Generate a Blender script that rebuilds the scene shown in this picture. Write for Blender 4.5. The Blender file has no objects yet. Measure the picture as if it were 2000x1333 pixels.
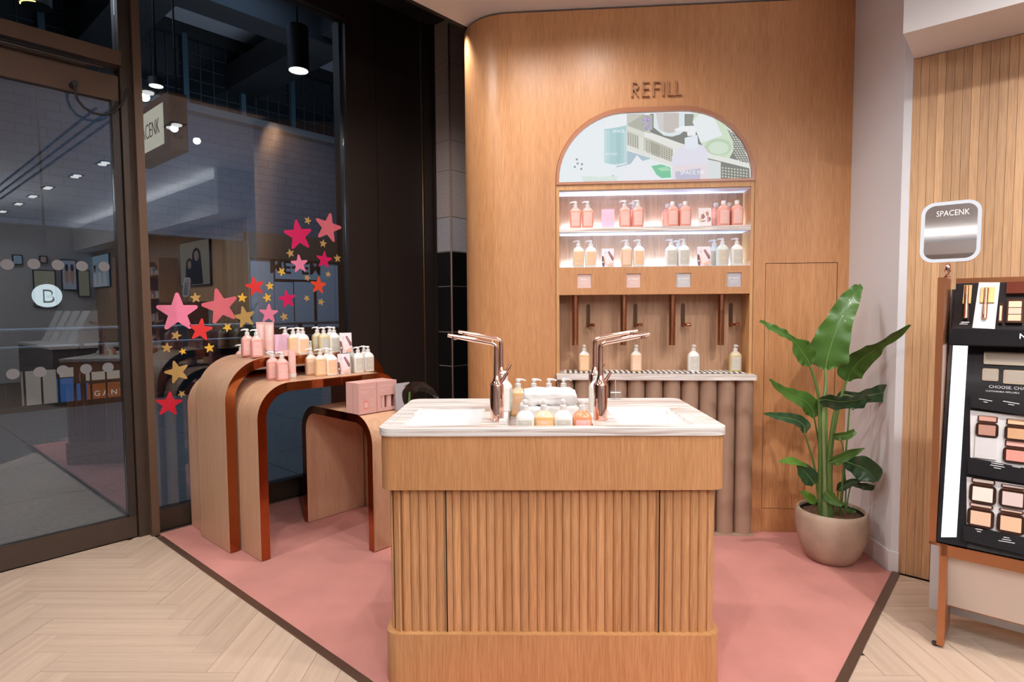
import bpy, bmesh, math, random
from mathutils import Vector, Matrix
from mathutils.geometry import tessellate_polygon
random.seed(7)
PI = math.pi
sc = bpy.context.scene
COL = sc.collection

# ------------------------------------------------------------------ camera, world, lights, exposure
F, PITCH, ROLL, EYE = 1149.37, 0.0560040, -0.0064450, 1.45
fw = Vector((0, math.cos(PITCH), -math.sin(PITCH)))
up0 = Vector((0, math.sin(PITCH), math.cos(PITCH)))
rt0 = Vector((1, 0, 0))
CX = rt0*math.cos(ROLL) + up0*math.sin(ROLL)
CU = -rt0*math.sin(ROLL) + up0*math.cos(ROLL)
CP = Vector((0, 0, EYE))
cam_d = bpy.data.cameras.new('camera'); cam = bpy.data.objects.new('camera', cam_d); COL.objects.link(cam)
cam_d.sensor_width = 36; cam_d.lens = F/2000*36; cam_d.clip_end = 200
cam.matrix_world = Matrix(((CX.x, CU.x, -fw.x, 0), (CX.y, CU.y, -fw.y, 0), (CX.z, CU.z, -fw.z, EYE), (0, 0, 0, 1)))
sc.camera = cam
sc.view_settings.view_transform = 'Standard'; sc.view_settings.look = 'None'
sc.view_settings.gamma = 1; sc.view_settings.use_curve_mapping = False
sc.view_settings.exposure = -0.08
sc.cycles.use_denoising = True
sc.cycles.max_bounces = 8; sc.cycles.diffuse_bounces = 5; sc.cycles.glossy_bounces = 5
sc.cycles.transparent_max_bounces = 12; sc.cycles.caustics_reflective = False; sc.cycles.caustics_refractive = False
sc.cycles.sample_clamp_indirect = 6
world = bpy.data.worlds.new('world'); sc.world = world; world.use_nodes = True
world.node_tree.nodes['Background'].inputs[0].default_value = (0.5, 0.6, 0.8, 1)
world.node_tree.nodes['Background'].inputs[1].default_value = 0.004

# shop axes: w runs along the window wall, n points from the glass into the shop
YW = 0.850306778
WD = Vector((math.cos(YW), math.sin(YW), 0)); NV = Vector((math.sin(YW), -math.cos(YW), 0))
def WN(w, n, z=0): return WD*w + NV*n + Vector((0, 0, z))

def spot(w, n, z, tw, tn, tz, power, size=75, blend=.75, radius=.035, color=(1, .945, .90)):
    d = bpy.data.lights.new('downlight_and_fill_spot', 'SPOT'); d.energy = power; d.spot_size = math.radians(size)  # serves the ceiling downlights and the added fill spots alike
    d.spot_blend = blend; d.shadow_soft_size = radius; d.color = color
    o = bpy.data.objects.new('downlight_and_fill_spot', d); COL.objects.link(o)
    p = WN(w, n, z); o.location = p
    o.rotation_euler = (WN(tw, tn, tz)-p).to_track_quat('-Z', 'Y').to_euler()
    return o
def area(name, loc, target, sx, sy, power, color=(1, 1, 1)):
    d = bpy.data.lights.new(name, 'AREA'); d.shape = 'RECTANGLE'; d.size = sx; d.size_y = sy; d.energy = power; d.color = color
    o = bpy.data.objects.new(name, d); COL.objects.link(o); o.location = loc
    o.rotation_euler = (Vector(target)-Vector(loc)).to_track_quat('-Z', 'Y').to_euler(); return o
ZL = 3.30
SPOTS = [  # w, n, target w, n, z, power, cone; real downlights mixed with added fill spots
    (2.33, -1.97, 2.33, -1.97, 0, 62, 158), (1.83, -2.75, 2.5, -3.2, 0.7, 70, 150), (2.75, -2.92, 3.3, -3.8, 1.2, 40, 120), (2.66, -1.67, 2.66, -1.67, 0, 50, 160),  # third spot has no fixture, added to brighten the pillar
    (2.30, 0.36, 2.5, 0.1, 0.0, 215, 140), (2.25, 1.47, 2.4, 1.2, 0.3, 105, 140), (2.17, 2.72, 2.3, 2.6, 0, 60, 140),
    (2.16, 3.74, 2.6, 3.7, 0, 50, 140), (2.14, 4.77, 2.6, 4.8, 0, 50, 140), (2.10, 5.99, 2.5, 5.9, 0, 50, 140),
    (0.9, -2.2, 1.2, -2.6, 0.3, 85, 145), (0.6, -0.6, 1.2, -1.0, 0, 110, 140), (0.2, 1.2, 0.8, 0.6, 0.3, 110, 140),  # extra spots without fixtures, added for more light from the camera side
    (-0.5, -2.4, 0.4, -2.9, 0.6, 80, 140), (-0.7, -3.0, 1.6, -3.6, 0.50, 210, 62), (-1.6, 0.8, -1, 0, 0, 90, 150), (-1.4, 3.6, -1.2, 3.4, 0, 90, 150), (0.4, 4.6, 0.4, 4.4, 0, 90, 150)]  # unseen spots added to brighten the table sides and the rear shop
LK = 0.735
for w, n, tw, tn, tz, e, s in SPOTS: spot(w, n, ZL, tw, tn, tz, e*LK, s)
CEIL_SOFT = area('ceiling_fill_light', WN(0.2, 1.6, 3.25), WN(0.9, 0.6, 0), 1.6, 1.6, 30, (1, .95, .9))  # soft fill added under the ceiling, not a fitted panel
area('upward_fill_light', WN(-0.3, 3.2, 2.55), WN(-0.3, 3.2, 3.3), 3.0, .4, 300, (.93, .96, 1))  # unseen fill behind the camera, added to brighten the ceiling
area('mall_fill_light', WN(3.0, -8.2, 6.2), WN(3.5, -9.5, 0), 4, 2.5, 100, (.45, .66, 1))  # mall area lights are added fill without fixtures
area('mall_fill_light', WN(4.5, -9.5, 3.4), WN(4.8, -10.5, 7.2), 3, 1.5, 55, (.75, .85, 1))  # upward fill added to lift the mall ceiling
area('mall_fill_light', WN(5.5, -9.6, 4.6), WN(6.2, -13, 1.6), 2.5, 1.2, 70, (.55, .75, 1))  # fill added to brighten the far shopfront
area('mall_fill_light', WN(0.5, -6.5, 4.6), WN(1, -7, 0), 2, 2, 40, (.8, .86, 1))

for w_, n_a, n_b, e_ in ((3.46, -.35, 6.8, 34), (-1.95, -2.5, 6.8, 16)):
    c_ = area('cove_led', WN(w_, (n_a+n_b)/2, 3.205), WN(w_, (n_a+n_b)/2, 3.4), n_b-n_a, .03, e_, (1, .96, .92)); c_.rotation_euler = (Matrix.Rotation(YW-math.pi/2, 3, 'Z') @ Matrix.Rotation(math.pi, 3, 'X')).to_euler()

# ------------------------------------------------------------------ pixel helpers: positions taken from image pixels, sight line met with a scene plane
def ray(px, py): return fw + CX*((px-1000)/F) - CU*((py-666.5)/F)
def at_z(px, py, z=0.0): d = ray(px, py); return CP + d*((z-EYE)/d.z)
def at_n(px, py, n): d = ray(px, py); return CP + d*(n/d.dot(NV))
def at_w(px, py, w): d = ray(px, py); return CP + d*(w/d.dot(WD))
def at_y(px, py, y): d = ray(px, py); return CP + d*(y/d.y)
def wn(p): return p.dot(WD), p.dot(NV), p.z

# ------------------------------------------------------------------ materials
MATS = {}
def mat(name, col, rough=.5, metal=0., emit=None, es=1., spec=.5, coat=0., noise=0., nscale=8., bump=0., bscale=200., trans=0.):
    if name in MATS: return MATS[name]
    m = bpy.data.materials.new(name); m.use_nodes = True; nt = m.node_tree; b = nt.nodes['Principled BSDF']
    b.inputs['Base Color'].default_value = (*col, 1); b.inputs['Roughness'].default_value = rough
    b.inputs['Metallic'].default_value = metal; b.inputs['Specular IOR Level'].default_value = spec
    b.inputs['Coat Weight'].default_value = coat; b.inputs['Transmission Weight'].default_value = trans
    if emit is not None:
        b.inputs['Emission Color'].default_value = (*emit, 1); b.inputs['Emission Strength'].default_value = es
    if noise or bump:
        tc = nt.nodes.new('ShaderNodeTexCoord')
        if noise:
            n = nt.nodes.new('ShaderNodeTexNoise'); n.inputs['Scale'].default_value = nscale; n.inputs['Detail'].default_value = 5
            nt.links.new(tc.outputs['Object'], n.inputs['Vector'])
            r = nt.nodes.new('ShaderNodeValToRGB'); r.color_ramp.elements[0].position = .3; r.color_ramp.elements[1].position = .7
            r.color_ramp.elements[0].color = (*[c*(1-noise) for c in col], 1); r.color_ramp.elements[1].color = (*[min(1, c*(1+noise)) for c in col], 1)
            nt.links.new(n.outputs['Fac'], r.inputs['Fac']); nt.links.new(r.outputs['Color'], b.inputs['Base Color'])
        if bump:
            n = nt.nodes.new('ShaderNodeTexNoise'); n.inputs['Scale'].default_value = bscale; n.inputs['Detail'].default_value = 3
            nt.links.new(tc.outputs['Object'], n.inputs['Vector'])
            bp = nt.nodes.new('ShaderNodeBump'); bp.inputs['Strength'].default_value = bump; bp.inputs['Distance'].default_value = .004
            nt.links.new(n.outputs['Fac'], bp.inputs['Height']); nt.links.new(bp.outputs['Normal'], b.inputs['Normal'])
    MATS[name] = m; return m

def wood(name, light, dark, rough=.42, axis='Z', scale=1., vary=.12, fine_amt=.52, coat=0., shift=True):
    """oak: fine pores and slow figure stretched along the grain axis"""
    m = bpy.data.materials.new(name); m.use_nodes = True; nt = m.node_tree; L = nt.links; b = nt.nodes['Principled BSDF']
    b.inputs['Roughness'].default_value = rough; b.inputs['Coat Weight'].default_value = coat; b.inputs['Coat Roughness'].default_value = .3
    tc = nt.nodes.new('ShaderNodeTexCoord'); oi = nt.nodes.new('ShaderNodeObjectInfo')
    ad = nt.nodes.new('ShaderNodeVectorMath'); ad.operation = 'ADD'
    mu = nt.nodes.new('ShaderNodeVectorMath'); mu.operation = 'SCALE'; mu.inputs['Scale'].default_value = 37.
    cmb = nt.nodes.new('ShaderNodeCombineXYZ')
    for i in range(3):
        if shift: L.new(oi.outputs['Random'], cmb.inputs[i])
    L.new(cmb.outputs[0], mu.inputs[0]); L.new(tc.outputs['Object'], ad.inputs[0]); L.new(mu.outputs[0], ad.inputs[1])
    def noise(sc_across, sc_along, detail, dist=0.):
        mp = nt.nodes.new('ShaderNodeMapping'); s = [sc_across*scale]*3; s['XYZ'.index(axis)] = sc_along*scale
        mp.inputs['Scale'].default_value = s; L.new(ad.outputs[0], mp.inputs[0])
        n = nt.nodes.new('ShaderNodeTexNoise'); n.inputs['Scale'].default_value = 1.; n.inputs['Detail'].default_value = detail
        n.inputs['Distortion'].default_value = dist; L.new(mp.outputs[0], n.inputs['Vector']); return n.outputs['Fac']
    fine = noise(240, 9, 3); mid = noise(28, .8, 4, .4); big = noise(5, .5, 2, .8)
    def mth(op, a, b_):
        q = nt.nodes.new('ShaderNodeMath'); q.operation = op
        for i, v in enumerate((a, b_)):
            if hasattr(v, 'links'): L.new(v, q.inputs[i])
            else: q.inputs[i].default_value = v
        return q.outputs[0]
    s = mth('ADD', mth('MULTIPLY', fine, fine_amt), mth('ADD', mth('MULTIPLY', mid, .80-fine_amt), mth('MULTIPLY', big, .20)))
    r = nt.nodes.new('ShaderNodeValToRGB'); r.color_ramp.elements[0].position = .36; r.color_ramp.elements[1].position = .60
    r.color_ramp.elements[0].color = (*dark, 1); r.color_ramp.elements[1].color = (*light, 1)
    L.new(s, r.inputs['Fac'])
    hs = nt.nodes.new('ShaderNodeHueSaturation'); L.new(r.outputs['Color'], hs.inputs['Color'])
    mr = nt.nodes.new('ShaderNodeMapRange'); L.new(oi.outputs['Random'], mr.inputs[0]); mr.inputs[3].default_value = 1-vary; mr.inputs[4].default_value = 1+vary
    L.new(mr.outputs[0], hs.inputs['Value']); L.new(hs.outputs[0], b.inputs['Base Color'])
    bp = nt.nodes.new('ShaderNodeBump'); bp.inputs['Strength'].default_value = .18; bp.inputs['Distance'].default_value = .002
    L.new(fine, bp.inputs['Height']); L.new(bp.outputs['Normal'], b.inputs['Normal'])
    return m

OAK = wood('oak_veneer', (.60, .305, .135), (.43, .190, .072), rough=.40, vary=.0, coat=.07, shift=False, fine_amt=.6)
OAK_PART = wood('oak_slat', (.61, .325, .150), (.40, .175, .068), rough=.42, vary=.10)
OAK_PALE = wood('oak_pale_edge', (.62, .35, .155), (.45, .21, .075), rough=.4, vary=.0)
OAK_TABLE = wood('oak_table_veneer', (.62, .385, .25), (.50, .285, .17), rough=.42, vary=.04, coat=.1)
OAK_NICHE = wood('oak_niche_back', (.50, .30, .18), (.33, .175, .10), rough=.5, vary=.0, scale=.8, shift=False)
OAK_FLOOR = wood('oak_floor', (.615, .475, .37), (.50, .37, .28), rough=.45, axis='X', vary=.055, fine_amt=.30)
OAK_BOARD = wood('oak_board', (.60, .375, .205), (.43, .245, .125), rough=.5, vary=.15, scale=.8)
BRONZE = mat('dark_bronze_frame', (.060, .040, .028), .42, .35, noise=.08)
BRONZE_L = mat('bronze_header', (.115, .068, .042), .45, .3)
DARKP = mat('dark_cladding', (.030, .021, .018), .38, .2)
BEAD = mat('brass_bead', (.30, .19, .10), .4, .8)
COPPER = mat('copper_edge', (.42, .135, .050), .10, 1.)
COPPER_M = mat('copper_polished', (.90, .58, .47), .10, 1.)
COPPER_B = mat('copper_pipe', (.50, .22, .12), .22, 1.)
COPPER_P = mat('copper_painted_frame', (.46, .19, .085), .35, .75)
SLOTB = mat('dark_bronze_slot', (.10, .05, .025), .3, .6)
CEILM = mat('ceiling_paint', (.80, .79, .80), .9)
WHITEW = mat('wall_paint_white', (.72, .735, .78), .85)
TRIMW = mat('trim_white', (.76, .77, .80), .5)
WHITE = mat('white_plastic', (.86, .85, .84), .35)
WHITEG = mat('white_ceramic', (.90, .90, .90), .22)
BLACK = mat('black_gloss', (.012, .012, .014), .14, coat=.3)
BLACKM = mat('black_matt', (.02, .02, .022), .55)
CREAM = mat('cream_panel', (.70, .60, .53), .5)
TAUPE = mat('taupe_half_column', (.36, .235, .165), .5)
CARPETM = mat('pink_carpet', (.60, .265, .23), .95, noise=.09, nscale=3.2, bump=.5, bscale=420)
TRIMB = mat('bronze_floor_trim', (.17, .10, .068), .38, .6)
CONC = mat('pot_concrete', (.44, .34, .26), .8, noise=.16, nscale=7, bump=.15, bscale=60)
SOIL = mat('soil', (.13, .070, .040), .95, noise=.6, nscale=90, bump=1., bscale=120)
def marble():
    m = mat('pale_marble', (.86, .83, .81), .28); nt = m.node_tree; L = nt.links; b = nt.nodes['Principled BSDF']
    tc = nt.nodes.new('ShaderNodeTexCoord'); mp = nt.nodes.new('ShaderNodeMapping'); mp.inputs['Scale'].default_value = (2.2, 26, 60)
    n = nt.nodes.new('ShaderNodeTexNoise'); n.inputs['Scale'].default_value = 1.; n.inputs['Detail'].default_value = 7; n.inputs['Distortion'].default_value = .9
    r = nt.nodes.new('ShaderNodeValToRGB'); e = r.color_ramp.elements
    e[0].position = .34; e[0].color = (.50, .40, .355, 1); e[1].position = .56; e[1].color = (.86, .835, .815, 1)
    L.new(tc.outputs['Object'], mp.inputs[0]); L.new(mp.outputs[0], n.inputs['Vector']); L.new(n.outputs['Fac'], r.inputs['Fac']); L.new(r.outputs[0], b.inputs['Base Color'])
    return m
MARBLE = marble()
def glass_mat(name, tint, base, edge):
    m = bpy.data.materials.new(name); m.use_nodes = True; nt = m.node_tree; nt.nodes.clear(); L = nt.links
    o = nt.nodes.new('ShaderNodeOutputMaterial'); mix = nt.nodes.new('ShaderNodeMixShader')
    t = nt.nodes.new('ShaderNodeBsdfTransparent'); t.inputs[0].default_value = (*tint, 1)
    g = nt.nodes.new('ShaderNodeBsdfGlossy'); g.inputs['Roughness'].default_value = 0.; g.inputs[0].default_value = (.9, .95, 1, 1)
    fr = nt.nodes.new('ShaderNodeFresnel'); fr.inputs[0].default_value = 1.5
    mr = nt.nodes.new('ShaderNodeMapRange'); L.new(fr.outputs[0], mr.inputs[0]); mr.inputs[3].default_value = base; mr.inputs[4].default_value = edge
    L.new(mr.outputs[0], mix.inputs[0]); L.new(t.outputs[0], mix.inputs[1]); L.new(g.outputs[0], mix.inputs[2]); L.new(mix.outputs[0], o.inputs[0])
    MATS[name] = m; return m
GLASS = glass_mat('window_glass', (.86, .89, .90), .060, .95)
ACRYL = glass_mat('clear_acrylic', (.93, .95, .95), .03, .9)
MIRROR = mat('mirror', (.97, .96, .955), .02, 1.)
MALLF = mat('mall_stone_floor', (.20, .21, .21), .5, noise=.22, nscale=26, bump=.2, bscale=90)
def emis(name, c, s=1.): return mat(name, (0, 0, 0), .6, emit=c, es=s, spec=.1)
def flat(name, c, r=.55): return mat(name, c, r)

# ------------------------------------------------------------------ mesh helpers
class MB:
    """collects shapes; build() links them as ONE mesh object"""
    def __init__(s): s.v = []; s.f = []; s.m = []; s.sm = []
    def add(s, vs, fs, mi=0, smooth=False, M=None):
        o = len(s.v)
        s.v += [tuple(M @ Vector(p)) if M else tuple(p) for p in vs]
        for f in fs: s.f.append([i+o for i in f]); s.m.append(mi); s.sm.append(smooth)
        return s
    def box(s, x0, x1, y0, y1, z0, z1, mi=0, M=None):
        return s.add([(x0, y0, z0), (x1, y0, z0), (x1, y1, z0), (x0, y1, z0), (x0, y0, z1), (x1, y0, z1), (x1, y1, z1), (x0, y1, z1)],
                     [(0, 3, 2, 1), (4, 5, 6, 7), (0, 1, 5, 4), (1, 2, 6, 5), (2, 3, 7, 6), (3, 0, 4, 7)], mi, False, M)
    def rbox(s, x0, x1, y0, y1, z0, z1, r, mi=0, M=None, seg=5, top=0.):
        """box with vertical corners rounded; top>0 also eases the rims"""
        pts = []
        for cx_, cy_, a0 in ((x1-r, y1-r, 0), (x0+r, y1-r, PI/2), (x0+r, y0+r, PI), (x1-r, y0+r, 1.5*PI)):
            for k in range(seg+1):
                a = a0+PI/2*k/seg; pts.append((cx_+r*math.cos(a), cy_+r*math.sin(a)))
        if not top: return s.prism(pts, z0, z1, mi, M, smooth_side=True)
        mx, my = (x0+x1)/2, (y0+y1)/2
        def sh(t): return [(p[0]-t*(1 if p[0] > mx else -1), p[1]-t*(1 if p[1] > my else -1)) for p in pts]
        rings = [(z0, top), (z0+top, 0), (z1-top, 0), (z1-.3*top, .3*top), (z1, top)]
        vs = []; n = len(pts)
        for z, t in rings: vs += [(a, b, z) for a, b in sh(t)]
        fs = [tuple(range(n))[::-1], tuple(range((len(rings)-1)*n, len(rings)*n))]
        o = s.add(vs, fs, mi, False, M); base = len(s.v)-len(vs)
        for k in range(len(rings)-1):
            for i in range(n):
                j = (i+1) % n; s.f.append([base+k*n+i, base+k*n+j, base+(k+1)*n+j, base+(k+1)*n+i]); s.m.append(mi); s.sm.append(True)
        return s
    def prism(s, poly, z0, z1, mi=0, M=None, smooth_side=False):
        n = len(poly); vs = [(a, b, z0) for a, b in poly]+[(a, b, z1) for a, b in poly]
        s.add(vs, [tuple(range(n))[::-1], tuple(range(n, 2*n))], mi, False, M); o = len(s.v)-2*n
        for i in range(n):
            j = (i+1) % n; s.f.append([o+i, o+j, o+n+j, o+n+i]); s.m.append(mi); s.sm.append(smooth_side)
        return s
    def holed(s, outer, holes, d0, d1, mi=0, M=None, plane='xz'):
        """plate with holes; polygon in (x,z) (or xy), thickness from d0 to d1 on the third axis"""
        loops = [[Vector((a, b, 0)) for a, b in l] for l in [outer]+holes]
        tri = tessellate_polygon(loops); flatp = [p for l in [outer]+holes for p in l]; n = len(flatp)
        mk = (lambda a, b, d: (a, d, b)) if plane == 'xz' else (lambda a, b, d: (a, b, d))
        vs = [mk(a, b, d0) for a, b in flatp]+[mk(a, b, d1) for a, b in flatp]
        fs = [tuple(t) for t in tri]+[tuple(i+n for i in t)[::-1] for t in tri]
        k = 0
        for l in [outer]+holes:
            m_ = len(l)
            for i in range(m_): j = (i+1) % m_; fs.append((k+i, k+j, k+j+n, k+i+n))
            k += m_
        return s.add(vs, fs, mi, False, M)
    def cyl(s, p, q, r0, r1=None, n=16, mi=0, caps=True, M=None, smooth=True):
        return s.tube([p, q], [r0, r0 if r1 is None else r1], n, mi, caps, M)
    def tube(s, pts, rs, n=10, mi=0, caps=True, M=None):
        pts = [Vector(p) for p in pts]
        if not hasattr(rs, '__len__'): rs = [rs]*len(pts)
        vs = []; prev = None
        for i, p in enumerate(pts):
            t = (pts[min(i+1, len(pts)-1)]-pts[max(i-1, 0)]).normalized()
            if prev is None: a = t.orthogonal().normalized()
            else: a = (prev-t*prev.dot(t)).normalized()
            prev = a; b = t.cross(a)
            for k in range(n): an = 2*PI*k/n; vs.append(tuple(p+(a*math.cos(an)+b*math.sin(an))*rs[i]))
        s.add(vs, [], mi, True, M); o = len(s.v)-len(vs)
        for i in range(len(pts)-1):
            for k in range(n):
                j = (k+1) % n; s.f.append([o+i*n+k, o+i*n+j, o+(i+1)*n+j, o+(i+1)*n+k]); s.m.append(mi); s.sm.append(True)
        if caps:
            s.f.append([o+k for k in range(n)][::-1]); s.m.append(mi); s.sm.append(False)
            e = o+(len(pts)-1)*n; s.f.append([e+k for k in range(n)]); s.m.append(mi); s.sm.append(False)
        return s
    def lathe(s, prof, n=24, mi=0, M=None, c=(0, 0)):
        vs = []; m_ = len(prof)
        for r, z in prof:
            for k in range(n): a = 2*PI*k/n; vs.append((c[0]+r*math.cos(a), c[1]+r*math.sin(a), z))
        fs = [(i*n+k, i*n+(k+1) % n, (i+1)*n+(k+1) % n, (i+1)*n+k) for i in range(m_-1) for k in range(n)]
        return s.add(vs, fs, mi, True, M)
    def mesh(s, name, mats):
        me = bpy.data.meshes.new(name); me.from_pydata(s.v, [], s.f)
        for m in (mats if isinstance(mats, (list, tuple)) else [mats]): me.materials.append(m)
        me.polygons.foreach_set('material_index', s.m); me.polygons.foreach_set('use_smooth', s.sm)
        bm = bmesh.new(); bm.from_mesh(me); bmesh.ops.recalc_face_normals(bm, faces=bm.faces)
        for e in bm.edges:
            lf = e.link_faces
            if len(lf) != 2 or lf[0].smooth != lf[1].smooth or e.calc_face_angle(0) > .75: e.smooth = False
        bm.to_mesh(me); bm.free()
        me.update(); return me
    def build(s, name, mats, parent=None, loc=None, rz=None):
        return link(name, s.mesh(name, mats), parent, loc, rz)

def link(name, me, parent=None, loc=None, rz=None):
    o = bpy.data.objects.new(name, me); COL.objects.link(o)
    if parent: o.parent = parent
    if loc is not None: o.location = loc
    if rz is not None: o.rotation_euler = (0, 0, rz)
    return o
def tag(o, label=None, cat=None, group=None, kind=None):
    if label: o['label'] = label
    if cat: o['category'] = cat
    if group: o['group'] = group
    if kind: o['kind'] = kind
    return o
def thing(name, label, cat, loc=(0, 0, 0), rz=0., group=None, rot=None):
    o = bpy.data.objects.new(name, None); COL.objects.link(o); o.location = loc; o.rotation_euler = rot or (0, 0, rz)
    o.empty_display_size = .05; return tag(o, label, cat, group)
def struct(name, loc=(0, 0, 0), rz=0., label=None):
    o = bpy.data.objects.new(name, None); COL.objects.link(o); o.location = loc; o.rotation_euler = (0, 0, rz)
    o.empty_display_size = .05; return tag(o, label, None, None, 'structure')
def ngon(cx_, cz_, rx, rz_, n=24, a0=0.): return [(cx_+rx*math.cos(a0+2*PI*k/n), cz_+rz_*math.sin(a0+2*PI*k/n)) for k in range(n)]
def rrect(x0, x1, z0, z1, r, seg=6, rs=None):
    rs = rs or (r, r, r, r); out = []
    for (cx_, cz_, a0, q) in ((x1-rs[0], z1-rs[0], 0, rs[0]), (x0+rs[1], z1-rs[1], PI/2, rs[1]), (x0+rs[2], z0+rs[2], PI, rs[2]), (x1-rs[3], z0+rs[3], 1.5*PI, rs[3])):
        if q < 1e-6: out.append((cx_, cz_)); continue
        out += [(cx_+q*math.cos(a0+PI/2*k/seg), cz_+q*math.sin(a0+PI/2*k/seg)) for k in range(seg+1)]
    return out
def printed(name, shapes, parent, y=0., step=.0003, emission=0., extra=None, M=None):
    """flat print: coloured shapes in the x-z plane, each layer a hair in front (towards -y) of the one below"""
    mb = MB(); mats = []; idx = {}
    for i, (poly, c) in enumerate(shapes):
        key = tuple(round(v, 3) for v in c)
        if key not in idx:
            idx[key] = len(mats)
            mats.append(emis('print_lit_%d_%d_%d' % tuple(int(v*999) for v in key), c, emission) if emission else flat('print_%d_%d_%d' % tuple(int(v*999) for v in key), c, .4))
        mb.add([(a, y-step*i, b) for a, b in poly], [tuple(range(len(poly)))], idx[key], False, M)
    me = bpy.data.meshes.new(name); me.from_pydata(mb.v, [], mb.f)
    for m in mats: me.materials.append(m)
    me.polygons.foreach_set('material_index', mb.m); me.update()
    return link(name, me, parent)
def text(name, s, size, m, parent, loc, depth=.001, off=0., rot=(PI/2, 0, 0), spacing=1., align='CENTER'):
    c = bpy.data.curves.new(name, 'FONT'); c.body = s; c.size = size; c.extrude = depth; c.offset = off; c.space_character = spacing
    c.align_x = align; c.align_y = 'BOTTOM_BASELINE'; c.resolution_u = 3
    t = bpy.data.objects.new(name, c); COL.objects.link(t)
    bpy.context.view_layer.update()
    me = bpy.data.meshes.new_from_object(t.evaluated_get(bpy.context.evaluated_depsgraph_get()))
    bpy.data.objects.remove(t); bpy.data.curves.remove(c)
    me.materials.clear(); me.materials.append(m)
    o = link(name, me, parent, loc); o.rotation_euler = rot; return o
def clip(poly, region):
    """Sutherland-Hodgman: clip poly by convex region given as list of (point, inward normal)"""
    for (px_, py_), (nx, ny) in region:
        out = []; m_ = len(poly)
        for i in range(m_):
            a, b = poly[i], poly[(i+1) % m_]
            da = (a[0]-px_)*nx+(a[1]-py_)*ny; db = (b[0]-px_)*nx+(b[1]-py_)*ny
            if da >= 0: out.append(a)
            if (da >= 0) != (db >= 0): t = da/(da-db); out.append((a[0]+(b[0]-a[0])*t, a[1]+(b[1]-a[1])*t))
        poly = out
        if len(poly) < 3: return []
    return poly
def parea(p): return abs(sum(p[i][0]*p[(i+1) % len(p)][1]-p[(i+1) % len(p)][0]*p[i][1] for i in range(len(p)))/2)

# ================================================================== SETTING
fl = struct('floor')
MB().box(-7, 8, -7, 4.9, -.12, -.012).build('subfloor', mat('subfloor', (.16, .11, .08), .8), fl)
# herringbone planks, 0.12 m wide; drawn where the timber shows and clipped at the carpet and walls
PW, PL, HR = .1345, .6725, -.0178
def rp(a, b): return (a*math.cos(HR)-b*math.sin(HR), a*math.sin(HR)+b*math.cos(HR))
def wnc(wv, nv, sgn): return (tuple((WD*wv + NV*0).to_2d()), tuple((WD*sgn).to_2d()))
def half_w(w0, sgn): return (tuple((WD*w0).to_2d()), tuple((WD*sgn).to_2d()))
def half_n(n0, sgn): return (tuple((NV*n0).to_2d()), tuple((NV*sgn).to_2d()))
regions = [[half_w(1.262, -1), half_n(-4.244, 1), ((0, 1.55), (0, 1)), ((-3.2, 0), (1, 0))],
           [half_n(-.478, 1), half_w(1.262, 1), half_w(3.70, -1), ((0, 1.45), (0, 1)), ((3.0, 0), (-1, 0))]]
plank_i = 0
for reg in regions:
    for i in range(-70, 71):
        for j in range(-14, 15):
            # horizontal block and vertical block of the herringbone
            ox, oy = -1.948 + i*PW + j*PL, -2.3906 + i*PW - j*PL
            for kind in (0, 1):
                g = .0009
                if kind == 0: q = [(ox+g, -oy-PW+g), (ox+PL-g, -oy-PW+g), (ox+PL-g, -oy-g), (ox+g, -oy-g)]
                else: q = [(ox+g, -oy-PW-PL+g), (ox+PW-g, -oy-PW-PL+g), (ox+PW-g, -oy-PW-g), (ox+g, -oy-PW-g)]
                cxp, cyp = rp(ox, -oy)
                if not (-5 < cxp < 4.5 and 0 < cyp < 7): continue
                c = clip([rp(*p) for p in q], reg)
                if len(c) < 3 or parea(c) < .0012: continue
                mx = sum(p[0] for p in c)/len(c); my = sum(p[1] for p in c)/len(c)
                ang = HR + (0 if kind == 0 else PI/2); ca, sa = math.cos(-ang), math.sin(-ang)
                loc = [((p[0]-mx)*ca-(p[1]-my)*sa, (p[0]-mx)*sa+(p[1]-my)*ca) for p in c]
                MB().prism(loc, -.012, random.uniform(-.0005, .0003)).build('floor_plank', OAK_FLOOR, fl, (mx, my, 0), ang)
                plank_i += 1
print('planks', plank_i)

carpet = tag(MB().prism([tuple(p.to_2d()) for p in (WN(1.297, -4.19), WN(1.297, -.515), WN(3.70, -.515))] + [(2.04, 3.15), (2.075, 3.672), (.3, 3.81), (-.02, 3.83), (-.28, 3.95), (-.38, 4.2), (-.42, 4.8)] +
             [tuple(WN(3.66, -3.95).to_2d()), tuple(WN(3.66, -4.19).to_2d())], -.011, .004).build('carpet', CARPETM), 'salmon pink carpet under the basin island and the arch tables', 'carpet')
tr = struct('trim_1', label='dark bronze metal strip edging the pink carpet')
MB().prism([tuple(p.to_2d()) for p in (WN(1.262, -4.12), WN(1.262, -.478), WN(1.297, -.515), WN(1.297, -4.12))], -.011, .006).build('edge_strip', TRIMB, tr)
MB().prism([tuple(p.to_2d()) for p in (WN(1.262, -.478), WN(3.722, -.478), WN(3.722, -.515), WN(1.297, -.515))], -.011, .006).build('edge_strip', TRIMB, tr)

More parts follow.
